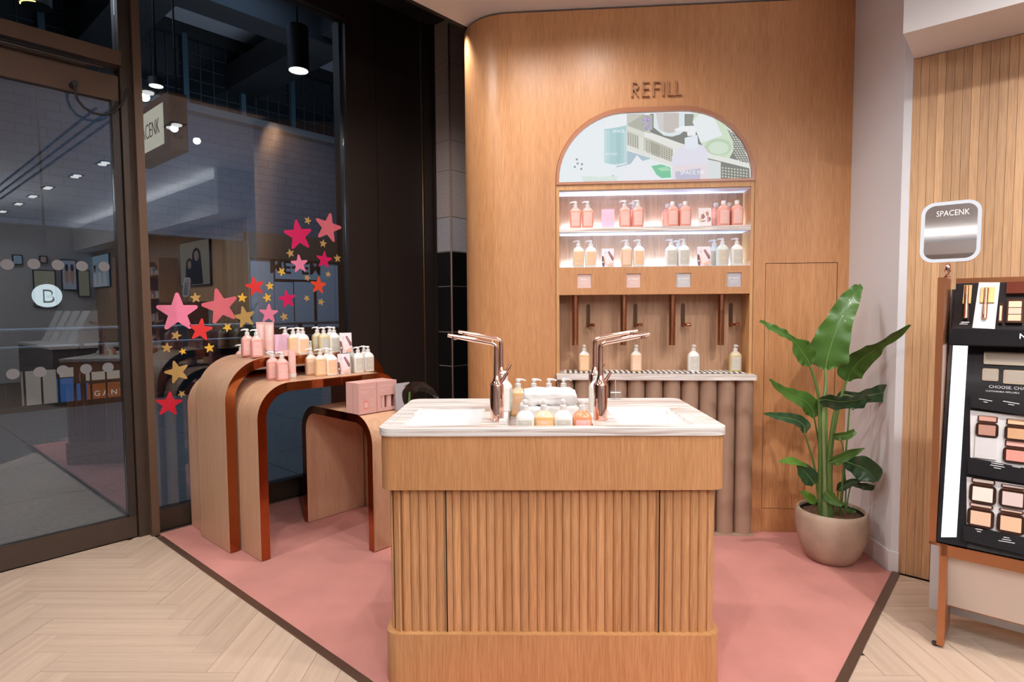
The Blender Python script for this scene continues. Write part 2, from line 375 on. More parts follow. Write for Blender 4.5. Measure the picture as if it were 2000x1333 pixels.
ce = struct('ceiling')
MB().prism([tuple(p.to_2d()) for p in (WN(-4, -2.888), WN(-4, 6.9), WN(6, 6.9), WN(6, -2.888))], 3.33, 3.42).build('ceiling_board', CEILM, ce)
MB().prism([tuple(p.to_2d()) for p in (WN(-4, -2.90), WN(-4, -2.93), WN(6, -2.93), WN(6, -2.90))], 3.335, 4.1).build('void_fascia', DARKP, ce)
MB().prism([tuple(p.to_2d()) for p in (WN(-4, -2.9), WN(6, -2.9), WN(6, -4.4), WN(-4, -4.4))], 4.05, 4.12).build('void_ceiling', BLACKM, ce)
for nn in (1.65, 1.75, 1.85):
    MB().box(-2, 6.5, -.012, .012, 3.322, 3.33).build('slot_diffuser', BLACKM, ce, WN(nn, 0, 0), YW-PI/2)
bulk = struct('wall_bulkhead')
MB().box(-.486, 6.9, 3.35, 4.3, 2.725, 3.19).box(-.486, -.40, 3.35, 4.3, 3.19, 3.33).build('bulkhead_box', CEILM, bulk, (0, 0, 0), YW-PI/2)
bulk2 = struct('wall_bulkhead_left')
MB().box(-2.6, 6.9, -4, -1.8, 3.03, 3.17).build('bulkhead_box', CEILM, bulk2, (0, 0, 0), YW-PI/2)
# recessed downlights above the counters
def downlight(w, n, lab, k=2):
    t = thing('recessed_downlight', lab, 'ceiling light', WN(w, n, 3.33), YW-PI/2, 'recessed twin downlights in the white ceiling')
    MB().box(-.14, .14, -.07, .07, -.006, 0).build('trim_plate', BLACKM, t)
    for s in (-.07, .07):
        MB().cyl((s, 0, -.018), (s, 0, -.004), .045, .05, 20).build('lamp', emis('downlight_glow', (1, .95, .88), 4.5), t)
DLS = [(2.33, -1.97, 'above the island, mirrored right of the lit projecting sign'), (1.83, -2.75, 'nearest the window edge of the ceiling, mirrored over the sign'), (2.30, .36, 'nearest the mullion in the row mirrored in the door'),
       (2.25, 1.47, 'second from the mullion in the row mirrored in the door'), (2.17, 2.72, 'third from the mullion in the mirrored row'), (2.16, 3.74, 'fourth from the mullion in the mirrored row'),
       (2.14, 4.77, 'fifth from the mullion in the mirrored row'), (2.10, 5.99, 'leftmost and smallest in the mirrored row')]
for w, n, lb_ in DLS: downlight(w, n, 'twin ceiling downlight '+lb_)

# walls behind the camera and to the sides (seen as reflections)
wb = struct('wall_rear'); MB().box(6.9, 7.0, -4, 6, 0, 3.4).build('rear_wall', WHITEW, wb, (0, 0, 0), YW-PI/2)
wl = struct('wall_left'); MB().prism([tuple(p.to_2d()) for p in (WN(-4.1, -4.4), WN(-4, -4.4), WN(-4, 7), WN(-4.1, 7))], 0, 4.1).build('left_wall', WHITEW, wl)

# white return wall by the plant
ww = struct('wall_white_return')
MB().prism([(2.060, 3.145), (2.089, 3.123), (2.45, 3.35), (2.45, 3.9), (2.098, 3.9), (2.095, 3.672)], 0, 3.335).build('plaster_face', WHITEW, ww)
bb = struct('baseboard_right')
MB().prism([(2.060, 3.150), (2.046, 3.141), (2.0815, 3.685), (2.096, 3.685)], 0, .112).build('skirting', TRIMW, bb)
MB().prism([(2.060, 3.150), (2.046, 3.141), (2.084, 3.112), (2.093, 3.124)], 0, .112).build('skirting', TRIMW, bb)

# timber strip wall on the right
pw = struct('wall_right')
SW = .0348; n0 = -.490
strip_m = [MB().box(0, SW-.0012, .0, .012, 0, 2.722).mesh('timber_strip', OAK_BOARD) for _ in range(1)]
for i in range(25):
    link('timber_strip', strip_m[0], pw, WN(3.725+random.uniform(0, .0018), n0+i*SW, 0), YW-PI/2)
MB().box(-.49, 6.9, 3.740, 3.86, 0, 3.34).build('wall_core', mat('wall_core', (.05, .03, .02), .8), pw, (0, 0, 0), YW-PI/2)
MB().box(n0+25*SW, 6.9, 3.727, 3.739, 0, 2.722).build('timber_facing', OAK_BOARD, pw, (0, 0, 0), YW-PI/2)

# ------------------------------------------------------------------ oak wall with the refill niche
YR = -0.0802; P0 = Vector((1.574, 3.714, 0))
RD = Vector((math.cos(YR), math.sin(YR), 0)); RN = Vector((-math.sin(YR), math.cos(YR), 0))
def RW(s, y, z=0): return P0 + RD*s + RN*y + Vector((0, 0, z))
def at_r(px, py, off=0.): d = ray(px, py); q = P0+RN*off; p = CP + d*((q-CP).dot(RN)/d.dot(RN)); v = p-P0; return v.dot(RD), p.z
bw = struct('wall_back', P0, YR)
SL, SR, ZT = -1.293, -.052, 3.316
def arch(x0, x1, zb, zt, rx, rz_, seg=14):
    """left to right over the top"""
    L_ = [(x0, zb)]+[(x0+rx-rx*math.cos(PI/2*k/seg), zt-rz_+rz_*math.sin(PI/2*k/seg)) for k in range(seg+1)]
    R_ = [(x1-rx+rx*math.sin(PI/2*k/seg), zt-rz_+rz_*math.cos(PI/2*k/seg)) for k in range(seg+1)]+[(x1, zb)]
    return L_+R_
notch = arch(SL, SR, 0, 2.707, .46, .44)
outer = [(-1.59, 0)]+notch+[(.523, 0), (.523, ZT), (-1.59, ZT)]
m = MB().holed(outer, [[(.020, .153), (.456, .153), (.456, 1.721), (.020, 1.721)]], 0, .03)
m.build('oak_facing', OAK, bw)
Rc = .33; arc = [(-1.59-Rc*math.sin(PI/2*k/20), Rc-Rc*math.cos(PI/2*k/20)) for k in range(21)]
m = MB(); vs = []; fs = []
path = arc+[(-1.59-Rc, 1.4)]
for x, y in path: vs += [(x, y, 0), (x, y, ZT)]
for k in range(len(path)-1): fs.append((2*k, 2*k+2, 2*k+3, 2*k+1))
inner = [(x+.03*math.sin(PI/2*min(k, 20)/20), y+.03*math.cos(PI/2*min(k, 20)/20)) for k, (x, y) in enumerate(path)]
nb = len(vs)
for x, y in inner: vs += [(x, y, 0), (x, y, ZT)]
for k in range(len(path)-1):
    fs.append((nb+2*k, nb+2*k+1, nb+2*k+3, nb+2*k+2)); fs.append((2*k+1, 2*k+3, nb+2*k+3, nb+2*k+1))
m.add(vs, fs, 0, True).build('curved_oak_facing', OAK, bw)
MB().box(.0235, .4525, .002, .02, .1565, 1.7175).build('cupboard_door', OAK, bw)
MB().box(-.02, .50, .031, .05, .1, 1.78).build('door_backing', BLACKM, bw)
MB().box(-1.58, .5, .25, .30, 0, ZT).build('wall_core', mat('wall_core', (.05, .03, .02), .8), bw)
letters = thing('wall_lettering', 'thin raised wooden letters spelling REFILL above the arched screen', 'lettering', RW(-.817, 0, 2.768), YR)
LET = mat('letter_oak', (.40, .19, .095), .4)
def bar(mb, x0, z0, x1, z1, t=.0085, d=.016):
    a = Vector((x0, 0, z0)); b = Vector((x1, 0, z1)); u = (b-a).normalized(); v = Vector((-u.z, 0, u.x))*t/2
    vs = [a-v, b-v, b+v, a+v]; vs = [(p.x, -d, p.z) for p in vs]+[(p.x, 0, p.z) for p in vs]
    mb.add(vs, [(0, 1, 2, 3), (7, 6, 5, 4), (0, 4, 5, 1), (1, 5, 6, 2), (2, 6, 7, 3), (3, 7, 4, 0)])
H_ = .090; xx = 0
def lt(name, strokes, x):
    mb = MB()
    for q in strokes: bar(mb, *q)
    mb.build(name, LET, letters, (x, 0, 0))
rs_ = [(0, 0, 0, H_)]+[(.002, H_-.004, .022, H_-.004), (.022, H_-.004, .034, H_-.013), (.034, H_-.013, .037, H_-.026), (.037, H_-.026, .031, H_-.040), (.031, H_-.040, .020, H_-.045), (.020, H_-.045, .003, H_-.045), (.012, H_-.045, .040, 0)]
E_ = [(0, 0, 0, H_), (0, H_-.004, .040, H_-.004), (0, H_*.53, .038, H_*.53), (0, .004, .040, .004)]
lt('letter_r', rs_, .004); lt('letter_e', E_, .070); lt('letter_f', E_[:3], .136); lt('letter_i', [(0, 0, 0, H_)], .196)
lt('letter_l', [(0, 0, 0, H_), (0, .004, .036, .004)], .226); lt('letter_l', [(0, 0, 0, H_), (0, .004, .036, .004)], .274)

st = thing('refill_station', 'oak niche unit with arched lit screen, two product shelves and four copper dispenser pipes', 'display unit', P0, YR)
# arched rim and screen
so = arch(SL+.003, SR-.003, 2.234, 2.704, .457, .437); si = arch(-1.270, -.074, 2.250, 2.676, .43, .41)
n_ = len(so); vs = []
for y in (-.008, .028): vs += [(a, y, b) for a, b in so]+[(a, y, b) for a, b in si]
fs = []
for k in range(n_):
    j = (k+1) % n_
    fs += [(k, j, n_+j, n_+k), (2*n_+k, 3*n_+k, 3*n_+j, 2*n_+j), (k, 2*n_+k, 2*n_+j, j), (n_+k, n_+j, 3*n_+j, 3*n_+k)]
MB().add(vs, fs).build('arch_frame', mat('painted_terracotta_frame', (.40, .165, .085), .3, coat=.3), st)
def E2(x, z): return at_r(x, z, .012)
def pp(l): return [E2(*q) for q in l]
def P1(l): return pp([(1090+a/8.885, 215+b/8.885) for a, b in l])   # left half of the artwork
def P2(l): return pp([(1270+a/8.885, 215+b/8.885) for a, b in l])   # right half
scr = [(si, (.92, .97, 1.0)),
 (P1([(1190, 60), (1500, 60), (1777, 560), (1777, 860), (1190, 660)]), (.66, .66, .58)),
 (P1([(1200, 700), (1640, 840), (1777, 1000), (1777, 1200), (900, 1230), (1000, 1000)]), (.50, .63, .70)),
 (P1([(900, 1020), (1640, 835), (1777, 880), (1777, 1225), (1030, 1240)]), (.90, .95, .98)),
 (P2([(0, 60), (880, 60), (1200, 200), (1500, 440), (1640, 660), (1720, 900), (1735, 1180), (1000, 1190), (900, 750), (0, 400)]), (.27, .28, .25)),
 (P2([(0, 380), (500, 560), (1000, 720), (1740, 930), (1740, 1010), (1000, 830), (400, 680), (0, 500)]), (.88, .89, .84)),
 (P2([(0, 500), (400, 670), (400, 900), (0, 750)]), (.60, .59, .50)),
 (P1([(1500, 370), (1777, 470), (1777, 570), (1500, 460)]), (.90, .91, .87)),
 (P1([(1195, 270), (1500, 380), (1500, 470), (1195, 350)]), (.80, .80, .73)),
 (P1([(1195, 590), (1650, 750), (1777, 800), (1777, 890), (1620, 830), (1195, 680)]), (.86, .86, .80)),
 (P2([(0, 740), (400, 900), (400, 980), (0, 850)]), (.88, .88, .83)),
 (P1([(1400, 440), (1490, 470), (1490, 700), (1400, 670)]), (.82, .83, .76)),
 (P1([(1205, 240), (1470, 80), (1640, 80), (1640, 330), (1500, 370), (1290, 290)]), (.52, .53, .45)),
 (P2([(990, 850), (1230, 900), (1230, 1190), (990, 1190)]), (.80, .84, .84))]
rnd = random.Random(3)
dark = (.30, .28, .24)
for gx in range(14):      # woven holes of the basket in the picture
    for gz in range(7):
        x_ = 1215+gx*40; z_ = 390+gx*16+gz*32
        if 1385 < x_ < 1500: continue
        scr.append((P1([(x_, z_), (x_+18, z_+7), (x_+18, z_+24), (x_, z_+17)]), dark))
for gx in range(9):
    for gz in range(6):
        x_ = 30+gx*42; z_ = 570+gx*16+gz*36
        scr.append((P2([(x_, z_), (x_+18, z_+7), (x_+18, z_+25), (x_, z_+18)]), dark))
def inside(p, poly):
    c = False
    for i in range(len(poly)):
        (x1, y1), (x2, y2) = poly[i], poly[i-1]
        if (y1 > p[1]) != (y2 > p[1]) and p[0] < (x2-x1)*(p[1]-y1)/(y2-y1)+x1: c = not c
    return c
for gx in range(14):
    for gz in range(17):
        x_ = 1180+gx*46+(gz % 2)*23; z_ = 250+gz*40
        if x_ < 1270+(z_-200)*.34 or z_ > 900+(x_-1500)*.25: continue
        q_ = P2([(x_, z_), (x_+26, z_+9), (x_+24, z_+30), (x_-3, z_+20)])
        if all(inside(v_, si) for v_ in q_): scr.append((q_, (.78, .78, .70)))
for gx in range(5):
    for gz in range(9):
        x_ = 620+gx*32+(gz % 2)*12; z_ = 60+gz*26
        scr.append((P2([(x_, z_), (x_+15, z_+4), (x_+14, z_+15), (x_-2, z_+11)]), (.62, .60, .54)))
for gx in range(9):
    for gz in range(4):
        x_ = 1250+gx*52; z_ = 985+gx*6+gz*50
        scr.append((P2([(x_, z_), (x_+26, z_+6), (x_+26, z_+30), (x_, z_+24)]), (.80, .78, .68)))
for k in range(46):
    a, b = rnd.gauss(1540, 42), rnd.uniform(70, 340)
    scr.append((P1([(a-13, b), (a, b-16), (a+14, b+2), (a, b+15)]), rnd.choice([(.50, .38, .85), (.62, .50, .92), (.42, .30, .75)])))
def band(x0, x1, z0, z1, c, side=1, tl=0, bl=0):
    f = P1 if side == 1 else P2
    scr.append((f([(x0, z0), (x1, z0-tl), (x1, z1-bl)]+[(x1-(x1-x0)*k/8, z1-bl*(1-k/8)+38*math.sin(PI*k/8)) for k in range(1, 8)]+[(x0, z1)]), c))
band(760, 1195, 75, 930, (.90, .96, .99)); band(800, 1190, 330, 905, (.50, .72, .74), tl=90)
for a, b, c in ((800, 840, (.66, .83, .85)), (840, 900, (.58, .78, .80)), (1010, 1090, (.46, .66, .69)), (1140, 1190, (.60, .78, .80))): band(a, b, 350, 880, c)
scr.append((P1([(790, 330)]+[(790+400*k/8, 330-70*(k/8)**2-10*math.sin(PI*k/8)) for k in range(1, 9)]+[(1195, 70), (900, 80), (820, 110)]), (.93, .97, 1.)))
scr.append((P1([(1370, 780), (1777, 1215), (1777, 1225), (1060, 1235), (1265, 930)]), (.93, .95, 1.)))
scr.append((P1(ngon(720, 1150, 310, 180, 20)[:11]), (.80, .90, .84)))
scr.append((P1(ngon(720, 1020, 120, 150, 16)), (.92, .97, 1.)))
for a, b in ((325, 855), (340, 925), (415, 938), (290, 985), (403, 1020)): scr.append((P1(ngon(a, b, 20, 20, 12)), (.35, .42, .52)))
scr.append((P2([(60, 50), (600, 50), (600, 350), (520, 420), (380, 460), (240, 440), (60, 300)]), (.82, .90, .92)))
scr.append((P2([(100, 50), (500, 45), (500, 330), (400, 390), (300, 395), (150, 330)]), (.66, .60, .57)))
scr.append((P2([(100, 50), (230, 50), (230, 370), (150, 330)]), (.74, .70, .68)))
scr.append((P2([(760, 60), (1020, 60), (1290, 200), (1440, 560), (1450, 700), (1380, 830), (1250, 820), (900, 600), (740, 210)]), (.72, .84, .66)))
scr.append((P2([(860, 60), (1100, 110), (1240, 400), (1250, 440), (880, 570), (735, 200)]), (.90, .95, .97)))
scr.append((P2(ngon(1190, 640, 230, 150, 20, .2)), (.60, .74, .56))); scr.append((P2(ngon(1190, 655, 175, 110, 20, .2)), (.74, .86, .70)))
scr.append((P2([(20, 970), (190, 940), (350, 990), (365, 1170), (200, 1180), (110, 1120)]), (.26, .66, .42)))
scr.append((P2([(120, 1010), (300, 980), (350, 1050), (200, 1060)]), (.45, .80, .52)))
scr.append((P2([(375, 820), (430, 690), (590, 600), (800, 580), (940, 620), (1005, 740), (1000, 1190), (370, 1205)]), (.86, .84, .94)))
scr.append((P2([(410, 960), (980, 940), (985, 1195), (410, 1200)]), (.90, .80, .84)))
scr.append((P2([(440, 1070), (875, 1010), (870, 1200), (440, 1200)]), (.62, .60, .75)))
scr.append((P2([(600, 480), (820, 430), (840, 640), (760, 690), (600, 660)]), (.86, .92, .99)))
scr.append((P2([(420, 330), (560, 275), (760, 270), (800, 330), (790, 440), (650, 450), (640, 375), (440, 360)]), (.96, .98, 1.)))
printed('screen', scr, st, .020, .00001, .92)
a, b = E2(1270+735/8.885, 215+1115/8.885)
text('screen_lettering', 'SPACE NK', .034, emis('print_white', (.95, .96, 1), 1.), st, (a, .0120, b), .0002)
a, b = E2(1090+1050/8.885, 215+395/8.885)
text('screen_lettering', 'SPACE', .026, emis('print_white', (.95, .96, 1), 1.), st, (a, .0120, b), .0002)
a, b = E2(1090+930/8.885, 215+780/8.885)
text('screen_lettering', 'BY WILD', .018, emis('print_white', (.95, .96, 1), 1.), st, (a, .0120, b), .0002)
# carcass
ND = .17
MB().box(-1.290, -1.270, 0, ND+.03, 1.024, 2.234).build('side_panel', OAK_PALE, st)
MB().box(-.074, -.055, 0, ND+.03, 1.024, 2.234).build('side_panel', OAK_PALE, st)
MB().box(-1.270, -.074, 0, ND, 2.200, 2.234).build('top_rail', OAK_PALE, st)
MB().box(-1.270, -.074, .012, ND, 2.192, 2.1995).build('lit_soffit', mat('niche_white', (.80, .80, .84), .5), st)
MB().box(-1.270, -.074, ND, ND+.02, 1.024, 2.20).build('back_panel', OAK_NICHE, st)
m = MB(); holes = []
SQ = [-1.110, -.7975, -.484, -.171]
for s in SQ: holes.append([(s-.045, 1.575), (s+.045, 1.575), (s+.045, 1.665), (s-.045, 1.665)])
m.holed([(-1.270, 1.532), (-.074, 1.532), (-.074, 1.708), (-1.270, 1.708)], holes, 0, .02).box(-1.27, -.074, .0205, ND-.001, 1.695, 1.7078).build('fascia', OAK, st)
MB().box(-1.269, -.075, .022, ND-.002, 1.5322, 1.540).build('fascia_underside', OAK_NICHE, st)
for s, c, tx in zip(SQ, ((.80, .60, .56), (.80, .59, .55), (.62, .63, .66), (.56, .56, .62)), ('REFILL', 'BY WILD', 'BY WILD', 'BY WILD')):
    o = MB().box(s-.0445, s+.0445, .008, .019, 1.5755, 1.6645).build('sample_window', mat('sample_%d' % int(c[0]*1000+c[2]*100), c, .15, coat=.6), st)
    o['label'] = 'pink square product window' if c[0] > .7 else 'grey square product window'
    text('sample_text', tx, .016, mat('sample_print', (.95, .92, .92), .5), st, (s, .0078, 1.625), .0002)
    for k in range(2): MB().box(s-.028+k*.008, s+.028-k*.008, .0076, .0079, 1.612-k*.010, 1.6132-k*.010).build('sample_line', mat('sample_print', (.95, .92, .92), .5), st)
MB().box(-1.2695, -.0745, -.003, ND-.001, 1.931, 1.961).build('marble_shelf', MARBLE, st)
MB().box(-1.265, -.08, .010, ND-.004, 1.9285, 1.9308).build('light_diffuser', mat('niche_white', (.80, .80, .84), .5), st)
MB().box(-1.2695, -.0745, .001, ND-.001, 1.7082, 1.7105).build('light_diffuser', mat('niche_white', (.80, .80, .84), .5), st)
for z in (1.9625, 1.7120):
    MB().box(-1.268, -.076, ND-.016, ND-.002, z, z+.003).build('led_strip', emis('led_cool', (.55, .75, 1.), 10.), st)
# marble ledge, drip grate, half-round columns
MB().rbox(-1.290, -.050, -.100, ND, .992, 1.024, .012).build('marble_ledge', MARBLE, st)
g = thing('drip_grate', 'white slotted drip grate let into the marble ledge under the copper pipes', 'grate', RW(0, 0, 1.024), YR)
MB().box(-1.24, -.10, -.010, .150, .0003, .003).build('drip_pan', mat('grate_dark', (.10, .09, .085), .5), g)
gm = MB().box(0, .017, -.010, .150, .0032, .0075).mesh('grate_bar', WHITE)
k = 0
while -1.24+k*.034 < -.115: link('grate_bar', gm, g, (-1.24+k*.034, 0, 0)); k += 1
cs = (1.237)/11
for k in range(11):
    x = SL+.004+cs*(k+.5)
    pts = [(x-cs/2+.0015, 0.0)]+[(x-(cs/2-.0015)*math.cos(PI*j/16), -.030-(cs/2-.0015)*math.sin(PI*j/16)) for j in range(17)]+[(x+cs/2-.0015, 0.0)]
    MB().prism(pts, .012, .992, smooth_side=True).build('half_column', TAUPE, st)
MB().rbox(-1.289, -.052, -.092, .0, .004, .012, .01).build('plinth_plate', mat('taupe_light', (.40, .29, .21), .5), st)
MB().box(-1.289, -.053, .0, .02, .004, .992).build('column_backing', mat('taupe_dark', (.12, .07, .045), .7), st)
for s in (-1.166, -.852, -.539, -.229):
    MB().tube([(s, .075, 1.5318), (s, .075, 1.202)], .0205, 24).cyl((s, .075, 1.2015), (s, .075, 1.2075), .0215, n=24).build('dispenser_pipe', COPPER_B, st)
for s in (-1.076, -.763, -.451, -.141):
    pl = MB().prism(rrect(s-.0125, s+.0125, -1.474, -1.318, .0125), 0, .004, M=Matrix(((1, 0, 0, 0), (0, 0, -1, ND-.0005), (0, -1, 0, 0), (0, 0, 0, 1)))).build('lever_slot', SLOTB, st)
    kb = MB().tube([(s, ND-.006, 1.333), (s, ND-.045, 1.333), (s+.020, ND-.062, 1.333)], .0095, 14).cyl((s+.018, ND-.060, 1.333), (s+.036, ND-.070, 1.333), .0115, n=16).build('lever_knob', COPPER_B, st)

# ------------------------------------------------------------------ window wall (local x = w, local y = away from the shop)
GN = -4.25
def WF(w0, w1, a0, a1, z0, z1, name, m, parent):   # a = distance beyond the inner face, towards the mall
    return MB().box(w0, w1, a0, a1, z0, z1).build(name, m, parent)
wo = WN(0, GN, 0)
wwin = struct('wall_front', wo, YW)
WF(-4, 2.86, .14, .20, -.02, 0.0, 'threshold', BRONZE, wwin)
# cladding to the right of the glass
m = MB().box(2.80, 3.09, -.01, .10, 0, 4.05); m.build('cladding_panel', DARKP, wwin)
MB().box(3.094, 3.585, -.012, .10, 0, 4.05).build('cladding_panel', DARKP, wwin)
MB().tube([(3.592, -.014, 0), (3.592, -.014, 4.05)], .006, 8).build('brass_bead', BEAD, wwin)
MB().box(3.60, 3.70, -.03, .10, 0, 4.05).build('cladding_panel', DARKP, wwin)
MB().box(3.705, 3.86, -.06, .10, 0, 4.05).build('cladding_panel', DARKP, wwin)
MB().box(3.0, 3.86, -.02, -.005, 0, .12).build('cladding_skirting', DARKP, wwin)
WF(-4, 2.86, -.02, .10, 3.80, 4.05, 'window_head', DARKP, wwin)
WF(-4, -.6, -.02, .10, 0, 3.80, 'side_glazing_screen', DARKP, wwin)
# fixed window
w1 = struct('window_1', wo, YW, 'large fixed shop window behind the arch tables')
WF(1.297, 2.82, .0, .09, 0, .137, 'bottom_rail', BRONZE, w1)
WF(1.297, 2.80, .035, .043, .137, 3.80, 'glass_pane', GLASS, w1)
WF(2.78, 2.82, .05, .14, .137, 3.80, 'outer_jamb', BLACKM, w1)
mu = struct('window_mullion', wo, YW); mu.name = 'trim_2'
WF(1.195, 1.252, -.02, .10, 0, 3.80, 'mullion_post', BRONZE, mu)
WF(1.252, 1.297, -.075, .10, 0, 3.80, 'mullion_post', BRONZE_L, mu)
# glazed door to the left of the mullion
d1 = struct('door_1', wo, YW, 'bronze framed glass shop door with dot stickers')
WF(-.2, 1.190, .0, .06, .004, .139, 'bottom_rail', BRONZE, d1)
WF(-.2, 1.190, .0, .06, 2.735, 2.885, 'top_rail', BRONZE_L, d1)
WF(1.150, 1.190, .0, .06, .139, 2.735, 'stile', DARKP, d1)
WF(-.2, 1.150, .024, .034, .139, 2.735, 'glass_pane', GLASS, d1)
w2 = struct('window_2', wo, YW, 'transom window over the glass door')
WF(-.6, 1.195, -.06, .10, 2.935, 3.020, 'header_bar', BRONZE_L, w2)
WF(-.6, 1.195, .035, .043, 3.020, 3.80, 'glass_pane', GLASS, w2)
cl = thing('door_closer', 'dark slim door closer with slide arm under the bronze header', 'door closer', wo, YW)
MB().box(.05, 1.02, -.045, -.002, 2.885, 2.918).build('closer_body', DARKP, cl)
MB().tube([(.3, -.052, 2.90), (1.10, -.040, 2.905)], .008, 10).build('closer_arm', mat('dark_steel', (.08, .07, .065), .3, .8), cl)
ca = [at_n(x, y, GN+.06) for x, y in ((146, 163), (146, 178), (152, 196), (165, 211), (182, 221), (203, 225), (222, 219), (236, 206), (244, 190), (249, 172))]
cb = thing('door_cable', 'looped black flexible cable from the glass door to the mullion', 'cable')
MB().tube(ca, .0075, 10).build('cable_loop', BLACKM, cb)
MB().tube([ca[0]+NV*-.05, ca[0]+NV*.012], .017, 14).build('cable_collar', BLACKM, cb)
# dot manifestation stickers
DOTM = mat('dot_sticker', (.15, .148, .155), .9)
dm = MB().prism(ngon(0, 0, .030, .030, 28), 0, .0006, M=Matrix.Rotation(PI/2, 4, 'X')).mesh('dot_sticker', DOTM)
rows = [([(14, 517), (66, 516), (113, 518), (160, 520), (203, 521)], 'upper row'), ([(25, 731), (78, 727), (123, 724), (168, 721), (211, 718)], 'lower row')]
ordn = ['farthest from the mullion', 'second from the left', 'middle one', 'fourth from the left', 'nearest the mullion']
for pts, nm in rows:
    for (x, y), od in zip(pts, ordn):
        p = at_n(x, y, GN-.0234)
        o = link('dot_sticker', dm, None, p, YW); tag(o, 'round grey dot sticker on the glass door, %s, %s' % (nm, od), 'sticker', 'round dot stickers on the glass door')
# star stickers
def star_pts(R, rot, inner=.46, rd=.10):
    pts = []
    for k in range(10):
        a = rot+PI/2+PI*k/5; r = R if k % 2 == 0 else R*inner
        if k % 2 == 0:
            for da, rr in ((-.12, .93), (-.05, .985), (.05, .985), (.12, .93)): pts.append((r*rr*math.cos(a+da*.8), r*rr*math.sin(a+da*.8)))
        else: pts.append((r*math.cos(a), r*math.sin(a)))
    return pts
SC = {'pink': (.82, .22, .36), 'rose': (.66, .13, .17), 'magenta': (.62, .004, .10), 'red': (.72, .03, .03), 'orange': (.75, .06, .02), 'gold': (.46, .28, .085), 'bright gold': (.80, .46, .05), 'crimson': (.62, .008, .03)}
STARS = [(347, 611, 36, 'pink', .0, 'large flat pink star, lowest big one at the left'), (431, 599, 33, 'rose', .22, 'large dotted rose star right of the big pink star'),
 (583, 460, 28, 'magenta', .15, 'large magenta star near the top right'), (641, 445, 27, 'rose', -.2, 'dotted rose star at the top right corner'),
 (633, 508, 16, 'magenta', -.1, 'small magenta star below the dotted rose star'), (585, 516, 17, 'pink', .1, 'small pink star over the black shop lettering'),
 (498, 560, 18, 'red', .2, 'red star halfway up the diagonal'), (622, 558, 16, 'orange', -.1, 'orange red star below the small magenta star'),
 (561, 585, 17, 'magenta', .15, 'magenta star above the white bottles'), (525, 613, 18, 'pink', -.05, 'pink star above the tubes'),
 (478, 620, 20, 'gold', .2, 'mid sized matt gold star right of the dotted rose star'), (392, 645, 21, 'red', -.15, 'red star below the dotted rose star'),
 (346, 727, 21, 'gold', .25, 'matt gold star low beside the table curve'), (330, 790, 23, 'crimson', -.12, 'crimson star, the lowest of all')]
tiny = [(601, 431, 7), (631, 476, 7), (659, 505, 7), (567, 495, 7.5), (550, 531, 7.5), (600, 543, 6), (641, 536, 5.5), (527, 559, 7.5), (522, 582, 8), (599, 583, 6), (627, 590, 6.5), (473, 582, 8.5), (382, 582, 9), (555, 619, 7.5), (444, 640, 8), (344, 656, 8.5), (326, 680, 9), (409, 680, 8.5), (357, 687, 6), (355, 770, 6.5)]
for x, y, R, c, rot, lab in STARS:
    p = at_n(x, y, GN-.0345); sc_ = (p-CP).dot(fw)/F; Rm = R*sc_*1.1
    mb = MB().prism(star_pts(Rm, rot), -.0003, .0003, M=Matrix.Rotation(PI/2, 4, 'X'))
    t = tag(mb.build('star_sticker', mat('star_'+c, SC[c], .55, emit=None), None, p, YW), lab+' on the window glass', 'sticker', 'star stickers on the shop window')
    if c == 'rose':
        dm2 = MB(); dr = random.Random(1)
        for i in range(-9, 10):
            for j in range(-9, 10):
                a, b = i*Rm*.12+(j % 2)*Rm*.06, j*Rm*.11
                if math.hypot(a, b) < Rm*.47: dm2.add([(a-.0025, -.0006, b), (a, -.0006, b-.0025), (a+.0025, -.0006, b), (a, -.0006, b+.0025)], [(0, 1, 2, 3)])
        dd = dm2.build('dot_pattern', mat('star_dots', (.70, .40, .32), .5), t); tag(dd, None, None, None, 'stuff')
tl = {0: 'just above the magenta star', 1: 'below the topmost dotted star', 2: 'the one farthest right', 3: 'left of the pink star on the lettering', 4: 'over the letter M of the far shop', 5: 'above the orange red star', 6: 'upper right, over the shop frame', 7: 'right of the upper red star', 8: 'above the tubes', 9: 'left of two above the white bottles', 10: 'right of two above the white bottles', 11: 'right of the dotted rose star', 12: 'above the big pink star', 13: 'beside the pink star over the lotion bottles', 14: 'under the matt gold star', 15: 'under the big pink star', 16: 'leftmost of all beside the mullion', 17: 'under the lower red star', 18: 'half hidden above the mid gold star', 19: 'above the crimson star'}
for i, (x, y, R) in enumerate(tiny):
    p = at_n(x, y, GN-.0345); Rm = R*(p-CP).dot(fw)/F*1.15; cc = 'bright gold' if i in (7, 8, 11, 14, 17, 18, 4) else 'gold'
    tag(MB().prism(star_pts(Rm, .2*(i % 5)-.3), -.0003, .0003, M=Matrix.Rotation(PI/2, 4, 'X')).build('star_sticker', mat('star_'+cc.replace(' ', '_'), SC[cc], .4), None, p, YW),
        'tiny gold star sticker %s' % tl[i], 'sticker', 'star stickers on the shop window')

